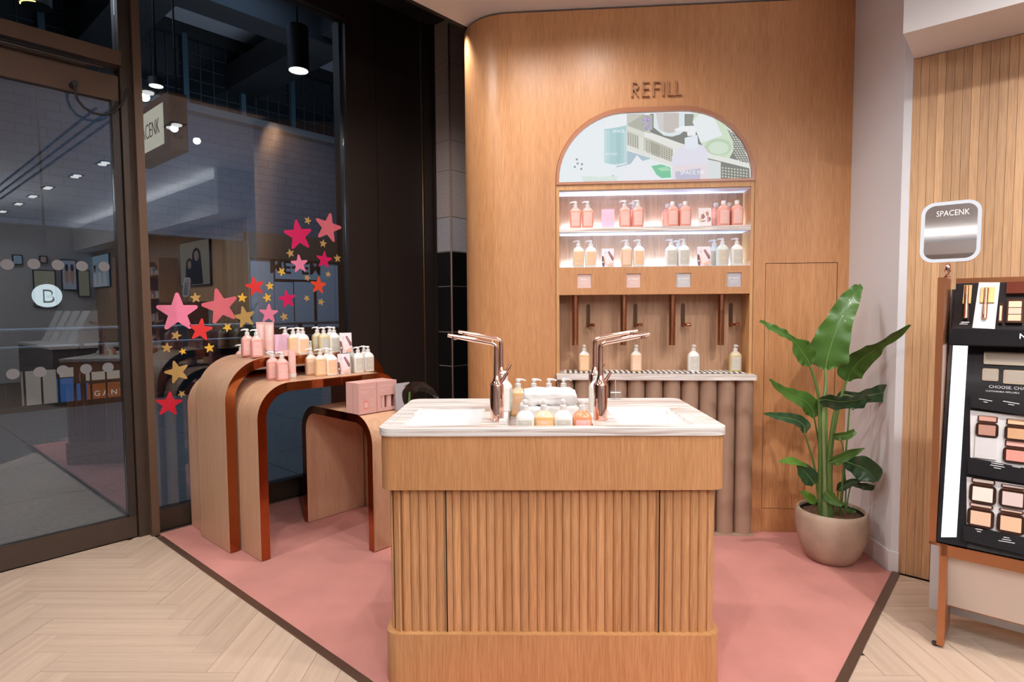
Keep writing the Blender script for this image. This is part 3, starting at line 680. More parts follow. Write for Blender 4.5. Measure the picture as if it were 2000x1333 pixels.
# ------------------------------------------------------------------ tiled pillar corner beside the oak wall
pc = (3.72, -4.0)
pil = struct('wall_pillar', WN(pc[0], pc[1], 0), YW)
GRAN = mat('granite_grey', (.52, .45, .43), .6, noise=.3, nscale=90)
GRAN2 = mat('granite_blue_grey', (.50, .49, .54), .5, noise=.25, nscale=90)
BTILE = mat('black_tile', (.008, .008, .009), .12, coat=.5)
GROUT = mat('pale_grout', (.42, .38, .36), .9)
MB().box(.006, 1.5, .006, 1.2, 0, 4.05).build('pillar_core', GROUT, pil)
def pz(py): return at_n(884, py, -4.0)[2] if False else (CP+ray(884-(777-py)*.0104, py)*(5.43/ray(884, py).y)).z
jy = [20, 60, 118, 177, 272, 331, 423, 491, 559, 649, 716, 815, 905, 1000]
zs = [pz(y) for y in jy]
for k in range(len(zs)-1):
    zb, zt = zs[k+1], zs[k]
    m_ = GRAN if jy[k] < 423 else (GRAN2 if jy[k] < 491 else BTILE); g_ = .004 if jy[k] < 423 else .009
    nm_ = 'granite_block' if jy[k] < 491 else 'black_tile'
    MB().box(.012, 1.3, 0, .012, zb+g_/2, zt-g_/2).build(nm_, m_, pil)
    MB().box(0, .012, .014, .6, zb+g_/2, zt-g_/2).build(nm_, m_, pil)
if zs[-1] > 0: MB().box(.012, 1.3, 0, .012, 0, zs[-1]-.009).build('black_tile', BTILE, pil)
MB().tube([(.004, .004, 0), (.004, .004, 4.0)], .009, 8).build('corner_bead', mat('corner_bead', (.34, .24, .20), .6), pil)

# ================================================================== MALL OUTSIDE
mf = struct('floor_mall', WN(0, 0, 0), YW)
TS = 1.32
for i in range(-2, 9):
    for j in range(5):
        a0 = 4.40+j*TS
        MB().box(-.04+i*TS+.004, -.04+(i+1)*TS-.004, a0+.004, a0+TS-.004, -.03, -random.uniform(0, .001)).build('stone_slab', MALLF, mf)
MB().box(-4, 12, 4.40, 11.0, -.08, -.03).build('slab_bed', BLACKM, mf)
MB().box(-4, 12, 4.38, 4.62, -.03, .02).build('window_plinth', mat('plinth_stone', (.20, .18, .165), .7), mf)
rail = thing('balustrade', 'dark metal balustrade at the edge of the mall walkway outside', 'railing', WN(0, -10.85, 0), YW)
RM_ = mat('dark_rail', (.028, .026, .028), .5, .3); RG = mat('rail_steel', (.30, .33, .36), .35, .7)
MB().box(-2, 10, -.04, .04, 0, .08).build('kerb', RM_, rail)
MB().box(-2, 10, -.02, .02, .60, .64).build('lower_rail', RM_, rail)
MB().tube([(-2, 0, 1.18), (10, 0, 1.18)], .03, 10).build('handrail', RG, rail)
MB().tube([(-2, 0, .93), (10, 0, .93)], .02, 10).build('steel_rail', RG, rail)
bm_ = MB().box(-.011, .011, -.011, .011, .08, .60).mesh('baluster', RM_)
for k in range(58): link('baluster', bm_, rail, (-1.9+k*.2, 0, 0))
pm_ = MB().box(-.03, .03, -.03, .03, 0, 1.18).mesh('rail_post', RM_)
for k in range(7): link('rail_post', pm_, rail, (-1.2+k*1.8, 0, 0))
def far_frame(n): return WN(0, n, 0)
# lower shopfront across the void, with hoardings
lf = thing('lower_shopfront', 'pale lit shopfront with blue poster beyond the balustrade', 'shopfront', far_frame(-12.2), YW)
def rect_from_px(x0, y0, x1, y1, n):
    a = wn(at_n(x0, y1, n)); b = wn(at_n(x1, y0, n)); return a[0], b[0], a[2], b[2]
def panel(px_, n, name, m, parent, th=.03, off=0.):
    w0, w1, z0, z1 = rect_from_px(*px_, n); return MB().box(w0, w1, off-th, off, z0, z1).build(name, m, parent)
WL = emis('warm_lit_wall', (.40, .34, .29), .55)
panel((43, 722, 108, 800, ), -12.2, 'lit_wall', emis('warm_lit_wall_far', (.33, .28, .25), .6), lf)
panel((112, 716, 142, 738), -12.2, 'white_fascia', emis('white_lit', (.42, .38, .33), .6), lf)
panel((112, 738, 142, 790), -12.2, 'blue_poster', emis('blue_lit', (.02, .12, .35), .6), lf)
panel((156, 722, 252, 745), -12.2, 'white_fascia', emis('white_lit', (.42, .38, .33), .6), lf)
panel((150, 748, 172, 785), -12.2, 'blue_poster', emis('blue_lit', (.02, .12, .35), .6), lf)
panel((-60, 700, 42, 812), -12.4, 'dark_surround', BLACKM, lf)
gh = thing('orange_hoarding', 'orange brown hoarding with white letters GANT beyond the balustrade', 'hoarding', far_frame(-12.1), YW)
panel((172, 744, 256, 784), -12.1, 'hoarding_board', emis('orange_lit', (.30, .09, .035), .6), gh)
a = wn(at_n(213, 771, -12.1)); text('hoarding_text', 'GANT', .13, emis('white_lit2', (.7, .65, .6), .6), gh, (a[0], -.035, a[2]), .003, spacing=1.5)
# round lit sign
bs = thing('round_sign', 'round lit white sign with a letter B seen through the glass door', 'sign', at_n(92, 578, -9.0), YW)
k_ = (at_n(92, 578, -9.0)-CP).dot(fw)/F
MB().lathe([(0, -.05), (22.5*k_, -.05), (22.5*k_, .05), (0, .05)], 32, M=Matrix.Rotation(PI/2, 4, 'X')).build('sign_drum', emis('sign_white', (.80, .93, 1.), 1.), bs)
text('sign_letter', 'B', 38*k_, mat('sign_teal', (.10, .28, .33), .5), bs, (0, -.053, -14*k_), .002)
text('sign_letter_inner', 'B', 27*k_, emis('sign_white', (.80, .93, 1.), 1.), bs, (0, -.057, -10*k_), .002)
MB().tube([(0, 0, 22*k_), (0, 0, 2.6)], .012, 8).build('sign_hanger', RM_, bs)
# facade across
fn = -13.0
fa = thing('far_facade', 'blue grey brick facade with balcony bays across the mall', 'facade', far_frame(fn), YW)
def brick():
    m = mat('facade_brick', (.13, .15, .18), .8); nt = m.node_tree; b = nt.nodes['Principled BSDF']; tc = nt.nodes.new('ShaderNodeTexCoord')
    mp = nt.nodes.new('ShaderNodeMapping'); mp.inputs['Rotation'].default_value = (PI/2, 0, 0)
    t = nt.nodes.new('ShaderNodeTexBrick'); t.inputs['Scale'].default_value = 1.; t.inputs['Brick Width'].default_value = .42; t.inputs['Row Height'].default_value = .16
    t.inputs['Mortar Size'].default_value = .012; t.inputs['Color1'].default_value = (.105, .135, .18, 1); t.inputs['Color2'].default_value = (.09, .118, .16, 1); t.inputs['Mortar'].default_value = (.065, .085, .115, 1)
    nt.links.new(tc.outputs['Object'], mp.inputs[0]); nt.links.new(mp.outputs[0], t.inputs[0]); nt.links.new(t.outputs[0], b.inputs[0]); return m
BR = brick()
MB().box(-6, 14, 0, .3, 2.95, 5.45).build('brick_wall', BR, fa)
MB().box(-6, 14, -.25, .3, 5.45, 5.60).build('balcony_ledge', mat('ledge_teal', (.12, .15, .17), .7), fa)
TEAL = mat('teal_frame', (.055, .10, .125), .6); DG = mat('dark_glazing', (.012, .016, .02), .1, coat=.6)
for k in range(12):
    x0 = -3.2+k*1.15
    b_ = MB().box(x0, x0+1.05, -.02, .0, 5.62, 7.0).build('balcony_window', DG, fa)
    f_ = MB().box(x0-.1, x0, -.12, .1, 5.6, 7.0).build('bay_post', TEAL, fa)
    mm = MB()
    for q in range(1, 4): mm.box(x0+q*.26-.01, x0+q*.26+.01, -.04, -.02, 5.62, 7.0)
    for q in range(1, 5): mm.box(x0, x0+1.05, -.04, -.02, 5.62+q*.26, 5.635+q*.26)
    mm.build('glazing_bars', mat('glazing_bar', (.035, .045, .05), .6), b_)
MB().box(-6, 14, -.1, .3, 6.95, 7.6).build('facade_head', BLACKM, fa)
ms = thing('far_shopfront', 'white panelled shopfront lettered ME+EM across the mall', 'shopfront', far_frame(-12.7), YW)
mn = -12.7
panel((476, 474, 700, 503), mn, 'brown_header', mat('header_brown', (.10, .065, .045), .6), ms, .1, -.02)
PB = mat('hoarding_white', (.46, .51, .58), .6)
for px_ in ((481, 505, 532, 640), (537, 505, 616, 545), (620, 505, 652, 640), (656, 505, 690, 640), (537, 552, 571, 640), (576, 552, 611, 640)): panel(px_, mn, 'white_panel', PB, ms)
w0, w1, z0, z1 = rect_from_px(476, 503, 700, 690, mn); MB().box(w0, w1, .0, .1, -.5, z1).build('shop_backing', BLACKM, ms)
a = wn(at_n(577, 535, mn)); text('shop_lettering', 'ME+EM', .40, BLACKM, ms, (a[0], -.036, a[2]), .004, off=.006, spacing=1.02)
a = wn(at_n(497, 510, mn)); text('shop_lettering', 'ME+EM', .10, mat('small_letter', (.15, .15, .17), .6), ms, (a[0], -.036, a[2]), .004)
pb = thing('shop_pier', 'brown timber pier left of the white panelled shopfront', 'pier', far_frame(-12.6), YW)
panel((440, 474, 479, 680), -12.6, 'pier_face', mat('pier_brown', (.07, .043, .028), .6), pb, .2)
dk = struct('wall_mall_far', far_frame(-13.4), YW)
MB().box(-8, 16, 0, .1, -3, 9).build('dark_backdrop', mat('mall_dark', (.030, .030, .034), .9), dk)
mc = struct('ceiling_mall', far_frame(0), YW)
MB().box(-8, 16, 4.5, 13.4, 7.2, 7.3).build('mall_ceiling_board', mat('mall_ceiling', (.55, .55, .60), .9), mc)
for a_ in (5.6, 9.2):
    MB().box(-8, 16, a_, a_+.55, 6.0, 6.7).build('ceiling_beam', BLACKM, mc)
for w_ in (-2.5, .2, 2.9, 5.6):
    MB().box(w_, w_+.7, 4.5, 13.3, 6.1, 6.6).build('ceiling_beam', BLACKM, mc)
MB().box(-4, 12, 4.42, 4.55, 4.06, 7.2).build('mall_fascia', BLACKM, mc)
cy = thing('mall_pendant', 'black cylinder downlight hanging outside the window', 'ceiling light', at_n(583, 138, -6.0))
MB().cyl((0, 0, .0), (0, 0, .46), .112, n=24).build('cylinder_body', BLACKM, cy)
MB().cyl((0, 0, -.004), (0, 0, .004), .098, n=24).build('lamp', emis('pendant_glow', (1, .97, .85), 6), cy)
MB().cyl((0, 0, .46), (0, 0, 2.9), .01, n=8).build('hanging_rod', BLACKM, cy)
for x, y, r, lab in ((305, 168, .06, 'upper'), (346, 242, .055, 'lower')):
    t = thing('mall_spotlight', 'black surface spotlight outside, %s of the two beside the projecting sign' % lab, 'ceiling light', at_n(x, y, -6.4))
    MB().cyl((0, 0, 0), (0, 0, .07), r*1.15, n=20).build('spot_body', BLACKM, t)
    MB().cyl((0, 0, -.004), (0, 0, .002), r, n=20).build('lamp', emis('pendant_glow2', (1, .97, .92), 3), t)
    MB().cyl((0, 0, .07), (0, 0, 2.2), .01, n=8).build('hanging_rod', BLACKM, t)
rl = thing('ring_light', 'black round luminaire with a glowing yellow rim above the door glass', 'ceiling light', at_n(70, 12, -6.5))
MB().cyl((0, 0, .0), (0, 0, .18), .115, n=32).build('ring_body', BLACKM, rl)
MB().tube([(.105*math.cos(a), .105*math.sin(a), -.003) for a in [-2.6+k*.13 for k in range(14)]], .006, 6).build('ring_glow', emis('ring_yellow', (1, .85, .35), 2.), rl)
# projecting sign
sg = thing('projecting_sign', 'lit projecting shop sign reading SPACE NK in a bronze box outside', 'sign', WN(1.60, -4.60, 0), YW-PI/2)
# local x = n, so the box runs to negative x; its face looks towards -y (towards the door)
zt0, zb0 = 3.00, 2.60
MB().box(-.82, -.02, .0, .12, zb0, zt0).build('sign_box', BRONZE_L, sg)
MB().box(-.765, -.135, -.004, .0, zb0+.055, zt0-.055).build('sign_face', emis('sign_face', (.85, .80, .66), .62), sg)
o = text('sign_lettering', 'SPACENK', .160, BLACKM, sg, (-.445, -.006, (zb0+zt0)/2-.055), .001, off=-.002); o.scale = (.72, 1.0, 1)
MB().box(-.02, .03, .03, .07, zb0+.08, zt0-.08).build('sign_bracket', BRONZE, sg)

# ================================================================== BOTTLES AND PRINTED CARDS
def sup(a, ex): c, s = math.cos(a), math.sin(a); return (abs(c)**(2/ex)*(1 if c > 0 else -1), abs(s)**(2/ex)*(1 if s > 0 else -1))
def bottle_body(name, body, top):
    prof = [(0, .90, 3.6), (.004, .98, 3.6), (.010, 1, 3.6), (.100, 1, 3.6), (.109, .96, 3.4), (.118, .82, 3.), (.126, .60, 2.5), (.131, .42, 2.1), (.134, .36, 2)]
    n = 28; mb = MB(); vs = []
    for z, k, ex in prof:
        for i in range(n): x, y = sup(2*PI*i/n+.001, ex); ry = .0305 if k > .5 else .036; vs.append((x*.0365*k, y*(ry*k if k > .5 else .0365*k), z))
    mb.add(vs, [tuple(range(n))[::-1], tuple(range((len(prof)-1)*n, len(prof)*n))], 0, False)
    for r in range(len(prof)-1):
        for i in range(n): j = (i+1) % n; mb.f.append([r*n+i, r*n+j, (r+1)*n+j, (r+1)*n+i]); mb.m.append(1 if r >= 4 else 0); mb.sm.append(True)
    return mb.mesh(name, [body, top])
def label_mesh(m):
    mb = MB(); N = 10; vs = []
    for z in (.012, .098):
        for i in range(N+1):
            x = -.0265+.053*i/N; t = abs(x)/.0365; y = -.0305*(1-t**3.6)**(1/3.6)-.0005; vs.append((x, y, z))
    mb.add(vs, [(i, i+1, N+2+i, N+1+i) for i in range(N)], 0, True); return mb.mesh('label', m)
def print_mesh(m):
    mb = MB()
    for z, hw in ((.088, .012), (.0835, .009), (.052, .014), (.0475, .017), (.043, .015), (.0385, .012), (.020, .016)):
        mb.box(-hw, hw, -.0318, -.0312, z, z+.0012)
    return mb.mesh('label_print', m)
PUMPM = mat('pump_white', (.84, .83, .83), .35); PUMPF = mat('pump_frosted', (.72, .70, .69), .3)
pm = MB(); pm.lathe([(.0135, .130), (.0140, .133), (.0135, .150), (.010, .153), (.0, .153)], 20); COLLAR = pm.mesh('collar', PUMPF)
pm = MB(); pm.cyl((0, 0, .150), (0, 0, .162), .0055, n=12)
pm.lathe([(0, .160), (.0095, .160), (.0100, .162), (.0095, .171), (.006, .1735), (0, .174)], 16)
pm.tube([(-.004, 0, .168), (-.018, 0, .1685), (-.030, 0, .1665), (-.036, 0, .162)], [.0065, .0050, .0038, .0028], 10)
PUMP = pm.mesh('pump_head', PUMPM)
CAP = MB().lathe([(0, .134), (.0145, .134), (.0150, .136), (.0150, .155), (.0135, .158), (0, .158)], 20).mesh('cap', PUMPM)
def bm(name, c, rough=.22): return mat(name, c, rough, coat=.35)
FROST = bm('bottle_frosted', (.70, .66, .62))
KINDS_ = {
 'pink': (bm('bottle_pink', (.74, .32, .27)), bm('bottle_pink_top', (.74, .42, .38)), mat('label_pink', (.86, .50, .47), .5)),
 'rose': (bm('bottle_rose', (.80, .35, .27)), bm('bottle_rose_top', (.82, .44, .38)), mat('label_rose', (.88, .55, .50), .5)),
 'coral': (bm('bottle_coral', (.80, .28, .13)), bm('bottle_coral_top', (.80, .30, .15)), mat('label_pink', (.86, .50, .47), .5)),
 'amber': (bm('bottle_amber', (.70, .46, .25)), FROST, mat('label_peach', (.85, .55, .33), .5)),
 'honey': (bm('bottle_honey', (.76, .45, .17)), bm('bottle_honey_top', (.80, .62, .42)), mat('label_peach', (.85, .55, .33), .5)),
 'yellow': (bm('bottle_yellow', (.62, .50, .24)), bm('bottle_yellow_top', (.62, .56, .40)), mat('label_grey', (.58, .57, .51), .5)),
 'white_peach': (bm('bottle_white', (.84, .82, .79)), bm('bottle_white', (.84, .82, .79)), mat('label_peach', (.85, .55, .33), .5)),
 'white_grey': (bm('bottle_white', (.84, .82, .79)), bm('bottle_white', (.84, .82, .79)), mat('label_grey', (.58, .57, .51), .5)),
 'frost_peach': (bm('bottle_frost_peach', (.72, .68, .56)), bm('bottle_green_frost', (.66, .70, .65)), mat('label_peach', (.85, .55, .33), .5)),
 'frost_grey': (bm('bottle_green_frost', (.66, .70, .65)), bm('bottle_green_frost', (.66, .70, .65)), mat('label_greige', (.62, .56, .46), .5)),
 'refill_peach': (bm('bottle_refill', (.74, .48, .30)), bm('bottle_refill_top', (.70, .64, .58)), mat('label_peach2', (.86, .60, .44), .5)),
}
PRN = mat('label_ink_light', (.92, .80, .74), .5); MC = {}
def bottle(p, kind, rz, lab, group, cap=False, name='pump_bottle', sc_=1.):
    if kind not in MC:
        b, t, l = KINDS_[kind]; MC[kind] = (bottle_body('bottle_body', b, t), label_mesh(l), print_mesh(PRN))
    t = thing(name if not cap else 'refill_bottle', lab, 'bottle', p, rz, group); t.scale = (sc_,)*3
    bd, lb, pr = MC[kind]; link('bottle_body', bd, t); link('label', lb, t); tag(link('label_print', pr, t), kind='stuff')
    if cap: link('cap', CAP, t)
    else: link('collar', COLLAR, t); link('pump_head', PUMP, t)
    return t
def tube_bottle(p, rz, lab, group, h=.205, w=.058):
    t = thing('cream_tube', lab, 'tube', p, rz, group); mb = MB(); n = 24; vs = []
    L_ = [(.026, .46, .46), (.032, .47, .45), (.10, .49, .33), (.17, .50, .14), (h-.012, .50, .05), (h, .50, .045)]
    for z, a, b in L_:
        for i in range(n): x, y = sup(2*PI*i/n, 2.2); vs.append((x*w*a, y*w*b, z))
    mb.add(vs, [tuple(range(n))[::-1], tuple(range(5*n, 6*n))]+[(r*n+i, r*n+(i+1) % n, (r+1)*n+(i+1) % n, (r+1)*n+i) for r in range(5) for i in range(n)], 0, True)
    mb.build('tube_body', bm('tube_pink', (.80, .50, .46)), t)
    MB().box(-.029, .029, -.0035, .0035, h-.004, h+.006).build('crimp_seal', bm('tube_pink', (.80, .50, .46)), t)
    MB().lathe([(0, 0), (.0225, 0), (.0235, .002), (.0245, .025), (0, .025)], 20).build('cap', PUMPM, t)
    pr = MB()
    for k in range(6): pr.box(-.014+.002*(k % 3), .014, -.0262+.0022*k, -.0258+.0022*k, .075+k*.008, .0765+k*.008)
    pr.build('print_lines', PRN, t)
    return t
LIL = (.80, .50, .66)
def lilac_card(p, rz, lab, group, w=.075, h=.115, tilt=-.12):
    t = thing('price_card', lab, 'card', p, rot=(tilt, 0, rz), group=group)
    MB().box(-w/2, w/2, 0, .002, 0, h).build('card_sheet', flat('lilac_card', LIL, .5), t)
    sh = []
    for k in range(9): z = h*.80-k*h*.065; q = w*(.18+.04*(k % 3)); sh.append(([(-q, z), (q, z), (q, z+.0016), (-q, z+.0016)], (.92, .78, .88)))
    printed('card_lines', sh, t, -.0006)
    MB().box(-w/2, w/2, 0, .03, .0003, .0015, M=Matrix.Rotation(-tilt, 4, 'X')).build('card_foot', ACRYL, t)
    return t
def photo_card(p, rz, lab, group, kind=0, w=.072, h=.112, tilt=-.10):
    t = thing('photo_card', lab, 'card', p, rot=(tilt, 0, rz), group=group)
    MB().box(-w/2, w/2, 0, .002, 0, h).build('card_sheet', flat('card_white', (.80, .76, .76)), t)
    if kind == 0:
        S = [([(-.5, 0), (.5, 0), (.5, 1), (-.5, 1)], (.78, .66, .70)), ([(-.5, .45), (.5, .40), (.5, 1), (-.5, 1)], (.82, .74, .80)),
             ([(-.02, .80), (.12, .86), (.50, .50), (.46, .34), (.34, .36)], (.20, .07, .07)), ([(.04, .78), (.13, .81), (.46, .50), (.42, .44)], (.34, .16, .15)),
             ([(-.25, .70), (-.12, .66), (.12, .20), (-.02, .10), (-.20, .30)], (.80, .72, .72)), ([(-.28, .80), (-.18, .84), (-.16, .66), (-.24, .66)], (.60, .55, .58)),
             ([(-.5, .60), (-.36, .58), (-.28, .20), (-.30, 0), (-.42, 0), (-.5, .20)], (.13, .05, .06)), ([(-.36, .55), (-.28, .52), (-.12, .12), (-.22, .06)], (.85, .50, .36)),
             ([(-.05, .12), (.30, .22), (.48, .30), (.48, .05), (.0, .02)], (.78, .42, .32)), ([(.1, .0), (.4, .0), (.4, .06), (.1, .06)], (.40, .38, .36)),
             ([(-.46, .30), (-.36, .30), (-.36, .22), (-.46, .22)], (.85, .82, .82))]
    else:
        S = [([(-.5, 0), (.5, 0), (.5, 1), (-.5, 1)], (.82, .76, .78)), ([(-.3, .60), (-.1, .70), (.02, .50), (-.12, .38), (-.28, .42)], (.30, .12, .10)),
             ([(.05, .78), (.28, .80), (.32, .58), (.12, .55)], (.52, .20, .17)), ([(.18, .55), (.34, .50), (.32, .22), (.20, .22)], (.62, .22, .24)),
             ([(.32, .5), (.46, .46), (.44, .28), (.34, .26)], (.12, .12, .08)), ([(-.26, .30), (.05, .34), (.02, .26), (-.25, .22)], (.35, .28, .22)),
             ([(-.4, .44), (-.3, .5), (-.26, .22), (-.38, .22)], (.62, .50, .34)), ([(-.04, .86), (.03, .86), (.03, .66), (-.04, .64)], (.86, .84, .84)), ([(-.4, .0), (.42, 0), (.42, .12), (-.4, .12)], (.80, .78, .78))]
    printed('photo_print', [([(a*w*.98, b*h) for a, b in poly], c) for poly, c in S], t, -.0006)
    MB().box(-w/2, w/2, 0, .03, .0003, .0015, M=Matrix.Rotation(-tilt, 4, 'X')).build('card_foot', ACRYL, t)
    return t

# upper niche shelf (marble) and lower niche shelf
G1, G2, G3 = 'refill products on the marble niche shelf', 'products on the lower niche shelf', 'tester bottles on the drip ledge'
def on_r(s, y, z): return RW(s, y, z)
zt_, zl_ = 1.9615, 1.7110
U = [(-1.165, .035, 'rose', 0, 'rose pink pump bottle with pale label, leftmost on the marble shelf'), (-1.087, .035, 'rose', 0, 'rose pink pump bottle second from the left on the marble shelf'),
     (-.850, .035, 'rose', 0, 'rose pink pump bottle just right of the lilac card'), (-.768, .035, 'rose', 0, 'rose pink pump bottle in the middle pair, nearest the shelf centre'),
     (-.783, .110, 'rose', 0, 'pump bottle tucked behind the fourth rose bottle on the marble shelf'),
     (-.549, .035, 'rose', 1, 'salmon refill bottle with white cap, first right of the shelf centre'), (-.471, .035, 'rose', 1, 'salmon refill bottle with white cap, just left of the small photo card'),
     (-.566, .112, 'rose', 1, 'white capped refill bottle behind the first salmon refill'), (-.486, .112, 'rose', 1, 'white capped refill bottle behind the salmon refill by the photo card'),
     (-.232, .035, 'rose', 1, 'coral refill bottle with white cap, just right of the small photo card'), (-.150, .035, 'rose', 1, 'coral refill bottle with white cap, rightmost on the marble shelf'),
     (-.258, .112, 'rose', 1, 'white capped refill bottle behind the coral refill by the photo card'), (-.178, .112, 'rose', 1, 'white capped refill bottle behind the rightmost coral refill')]
for s, y, kd, cp, lab in U: bottle(on_r(s, y, zt_), kd, YR, lab, G1, bool(cp))
lilac_card(on_r(-.957, .03, zt_), YR, 'lilac product card with white lines on the marble niche shelf', G1, .080, .122)
photo_card(on_r(-.347, .03, zt_), YR, 'photo card of bottles and petals on the marble niche shelf', G1, 1, .080, .118)
Lw = [(-1.146, 'frost_peach', .035, 'frosted bottle with peach label, leftmost on the lower niche shelf'), (-1.067, 'white_peach', .035, 'white pump bottle with peach label left of the left photo card'),
      (-.838, 'refill_peach', .035, 'peach tinted pump bottle right of the left photo card'), (-.760, 'white_peach', .035, 'white pump bottle with peach label nearest the lower shelf centre'),
      (-.556, 'white_grey', .035, 'white pump bottle with grey label, first right of the lower shelf centre'), (-.477, 'white_grey', .035, 'white pump bottle with grey label left of the right photo card'),
      (-.496, 'white_grey', .110, 'white pump bottle behind the grey labelled one by the right photo card'), (-.236, 'frost_grey', .035, 'frosted bottle with greige label right of the right photo card'),
      (-.268, 'frost_grey', .110, 'pump bottle behind the frosted greige one on the lower shelf'), (-.147, 'white_grey', .035, 'white pump bottle with grey label, rightmost on the lower niche shelf')]
for s, kd, y, lab in Lw: bottle(on_r(s, y, zl_), kd, YR, lab, G2)
photo_card(on_r(-.957, .03, zl_), YR, 'photo card with a brown bottle, left one on the lower niche shelf', G2, 0, .078, .120)
photo_card(on_r(-.351, .03, zl_), YR, 'photo card with a brown bottle, right one on the lower niche shelf', G2, 0, .082, .124)
for s, kd, lab in ((-1.108, 'amber', 'amber bottle with peach label under the first copper pipe'), (-.771, 'refill_peach', 'clear bottle with peach label behind the basin taps'),
                   (-.404, 'white_grey', 'white bottle with grey label under the third copper pipe'), (-.141, 'yellow', 'yellow clear bottle with pale label at the right end of the ledge')):
    bottle(on_r(s, .055, 1.0318), kd, YR+PI*.5*0+.0, lab, G3).children[-1].rotation_euler = (0, 0, PI*.55)
for i, z in enumerate((1.972, 1.722)):
    l_ = area('niche_led', RW(-.672, ND-.012, z), RW(-.672, ND+.02, z+.20), 1.16, .012, 5.5, (.40, .62, 1.)); l_.rotation_euler = (Matrix.Rotation(YR, 3, 'Z') @ Matrix.Rotation(PI-.22, 3, 'X')).to_euler()

# ================================================================== BASIN ISLAND
isl = thing('basin_island', 'oak island with fluted base and pale marble top holding two white basins', 'counter', (.1525, 2.5235, 0), -.0178)
IR = Matrix.Translation((.1525, 2.5235, 0)) @ Matrix.Rotation(-.0178, 4, 'Z')
def IL(p): return IR.inverted() @ Vector(p)
hx, hy, zc = .6535, .365, 1.0032  # size and place of island, taps and well items scaled about the camera
slab_o = rrect(-hx, hx, -hy, hy, .052, 8)
BL, BRr, WE = (-.571, -.273, -.301, .101), (.262, .542, -.301, .101), (-.170, .160, -.3135, .304)
def rr4(b, r=.012): return rrect(b[0], b[1], b[2], b[3], r, 3)
m = MB().holed(slab_o, [rr4(BL), rr4(BRr), rr4(WE)], .9745, zc, plane='xy')
m.build('marble_top', MARBLE, isl)
for b in (BL, BRr):
    x0, x1, y0, y1 = b; m = MB(); zb = .876
    m.box(x0-.01, x1+.01, y0-.01, y1+.01, zb-.01, zb).box(x0-.01, x0+.0005, y0, y1, zb, zc-.008).box(x1-.0005, x1+.01, y0, y1, zb, zc-.008).box(x0, x1, y0-.01, y0+.0005, zb, zc-.008).box(x0, x1, y1-.0005, y1+.01, zb, zc-.008)
    bs_ = m.build('basin', WHITEG, isl)
    MB().cyl(((x0+x1)/2, (y0+y1)/2, zb), ((x0+x1)/2, (y0+y1)/2, zb+.003), .028, n=24).build('waste_cover', COPPER_M, bs_)
    # shallow drainage groove round the basin
    q = .050; gm_ = MB()
    gx0, gx1, gy0, gy1 = (x0-q, x1+.0, y0-.0, y1+q) if x0 < 0 else (x0-.0, x1+q, y0, y1+q)
    gm_.box(gx0, gx1, gy1-.003, gy1, zc-.0002, zc+.0004)
    if x0 < 0: gm_.box(gx0, gx0+.003, gy0, gy1, zc-.0002, zc+.0004)
    else: gm_.box(gx1-.003, gx1, gy0, gy1, zc-.0002, zc+.0004)
    gm_.build('basin_groove', mat('groove_grey', (.62, .57, .54), .5), isl)
x0, x1, y0, y1 = WE; m = MB(); zb = .922
m.box(x0-.01, x1+.01, y0-.01, y1+.01, zb-.01, zb).box(x0-.01, x0+.0005, y0, y1, zb, zc-.004).box(x1-.0005, x1+.01, y0, y1, zb, zc-.004).box(x0, x1, y0-.01, y0+.0005, zb, zc-.004).box(x0, x1, y1-.0005, y1+.01, zb, zc-.004)
m.build('display_well', MARBLE, isl)
ap = rrect(-hx+.006, hx-.006, -hy+.006, hy-.006, .05, 8)
api = rrect(-hx+.03, hx-.03, -hy+.03, hy-.03, .03, 8)
MB().holed(ap, [api], .769, .9735, plane='xy').build('apron', OAK, isl)
MB().holed(api, [], .769, .775, plane='xy').build('apron_underside', OAK, isl)
pl_ = rrect(-hx+.012, hx-.012, -hy+.012, hy-.012, .055, 8)
MB().prism(pl_, .004, .205, smooth_side=False).build('plinth', OAK, isl)
MB().prism(pl_, .205, .208).build('plinth_top', OAK_PALE, isl)
cx0, cy0, cr = hx-.042, hy-.042, .040
MB().prism(rrect(-cx0, cx0, -cy0, cy0, cr, 6), .208, .769).build('carcass', mat('oak_dark_core', (.40, .19, .08), .6), isl)
per = [(2*(cx0-cr), 0), (PI/2*cr, 1), (2*(cy0-cr), 0), (PI/2*cr, 1)]*1
def on_path(s):
    segs = [('l', (-cx0+cr, -cy0), (1, 0), 2*(cx0-cr)), ('a', (cx0-cr, -cy0+cr), -PI/2, PI/2*cr), ('l', (cx0, -cy0+cr), (0, 1), 2*(cy0-cr)), ('a', (cx0-cr, cy0-cr), 0, PI/2*cr),
            ('l', (cx0-cr, cy0), (-1, 0), 2*(cx0-cr)), ('a', (-cx0+cr, cy0-cr), PI/2, PI/2*cr), ('l', (-cx0, cy0-cr), (0, -1), 2*(cy0-cr)), ('a', (-cx0+cr, -cy0+cr), PI, PI/2*cr)]
    for sg_ in segs:
        if s <= sg_[3]+1e-9:
            if sg_[0] == 'l': return sg_[1][0]+sg_[2][0]*s, sg_[1][1]+sg_[2][1]*s, math.atan2(sg_[2][1], sg_[2][0])
            a = sg_[2]+s/cr; return sg_[1][0]+cr*math.cos(a), sg_[1][1]+cr*math.sin(a), a+PI/2
        s -= sg_[3]
TOT = 4*(cx0-cr)+4*(cy0-cr)+2*PI*cr; NS = 114; SWD = TOT/NS
slat_m = MB().prism([(0, .002), (0, -.005), (.003, -.0092), (.011, -.0118), (SWD-.0008, -.005), (SWD-.0008, .002)], .208, .769).mesh('slat', OAK_PART)
gl = [(-.4015), (.406)]
for k in range(NS):
    x, y, a = on_path((k*SWD) % TOT); link('slat', slat_m, isl, (x, y, 0), a)
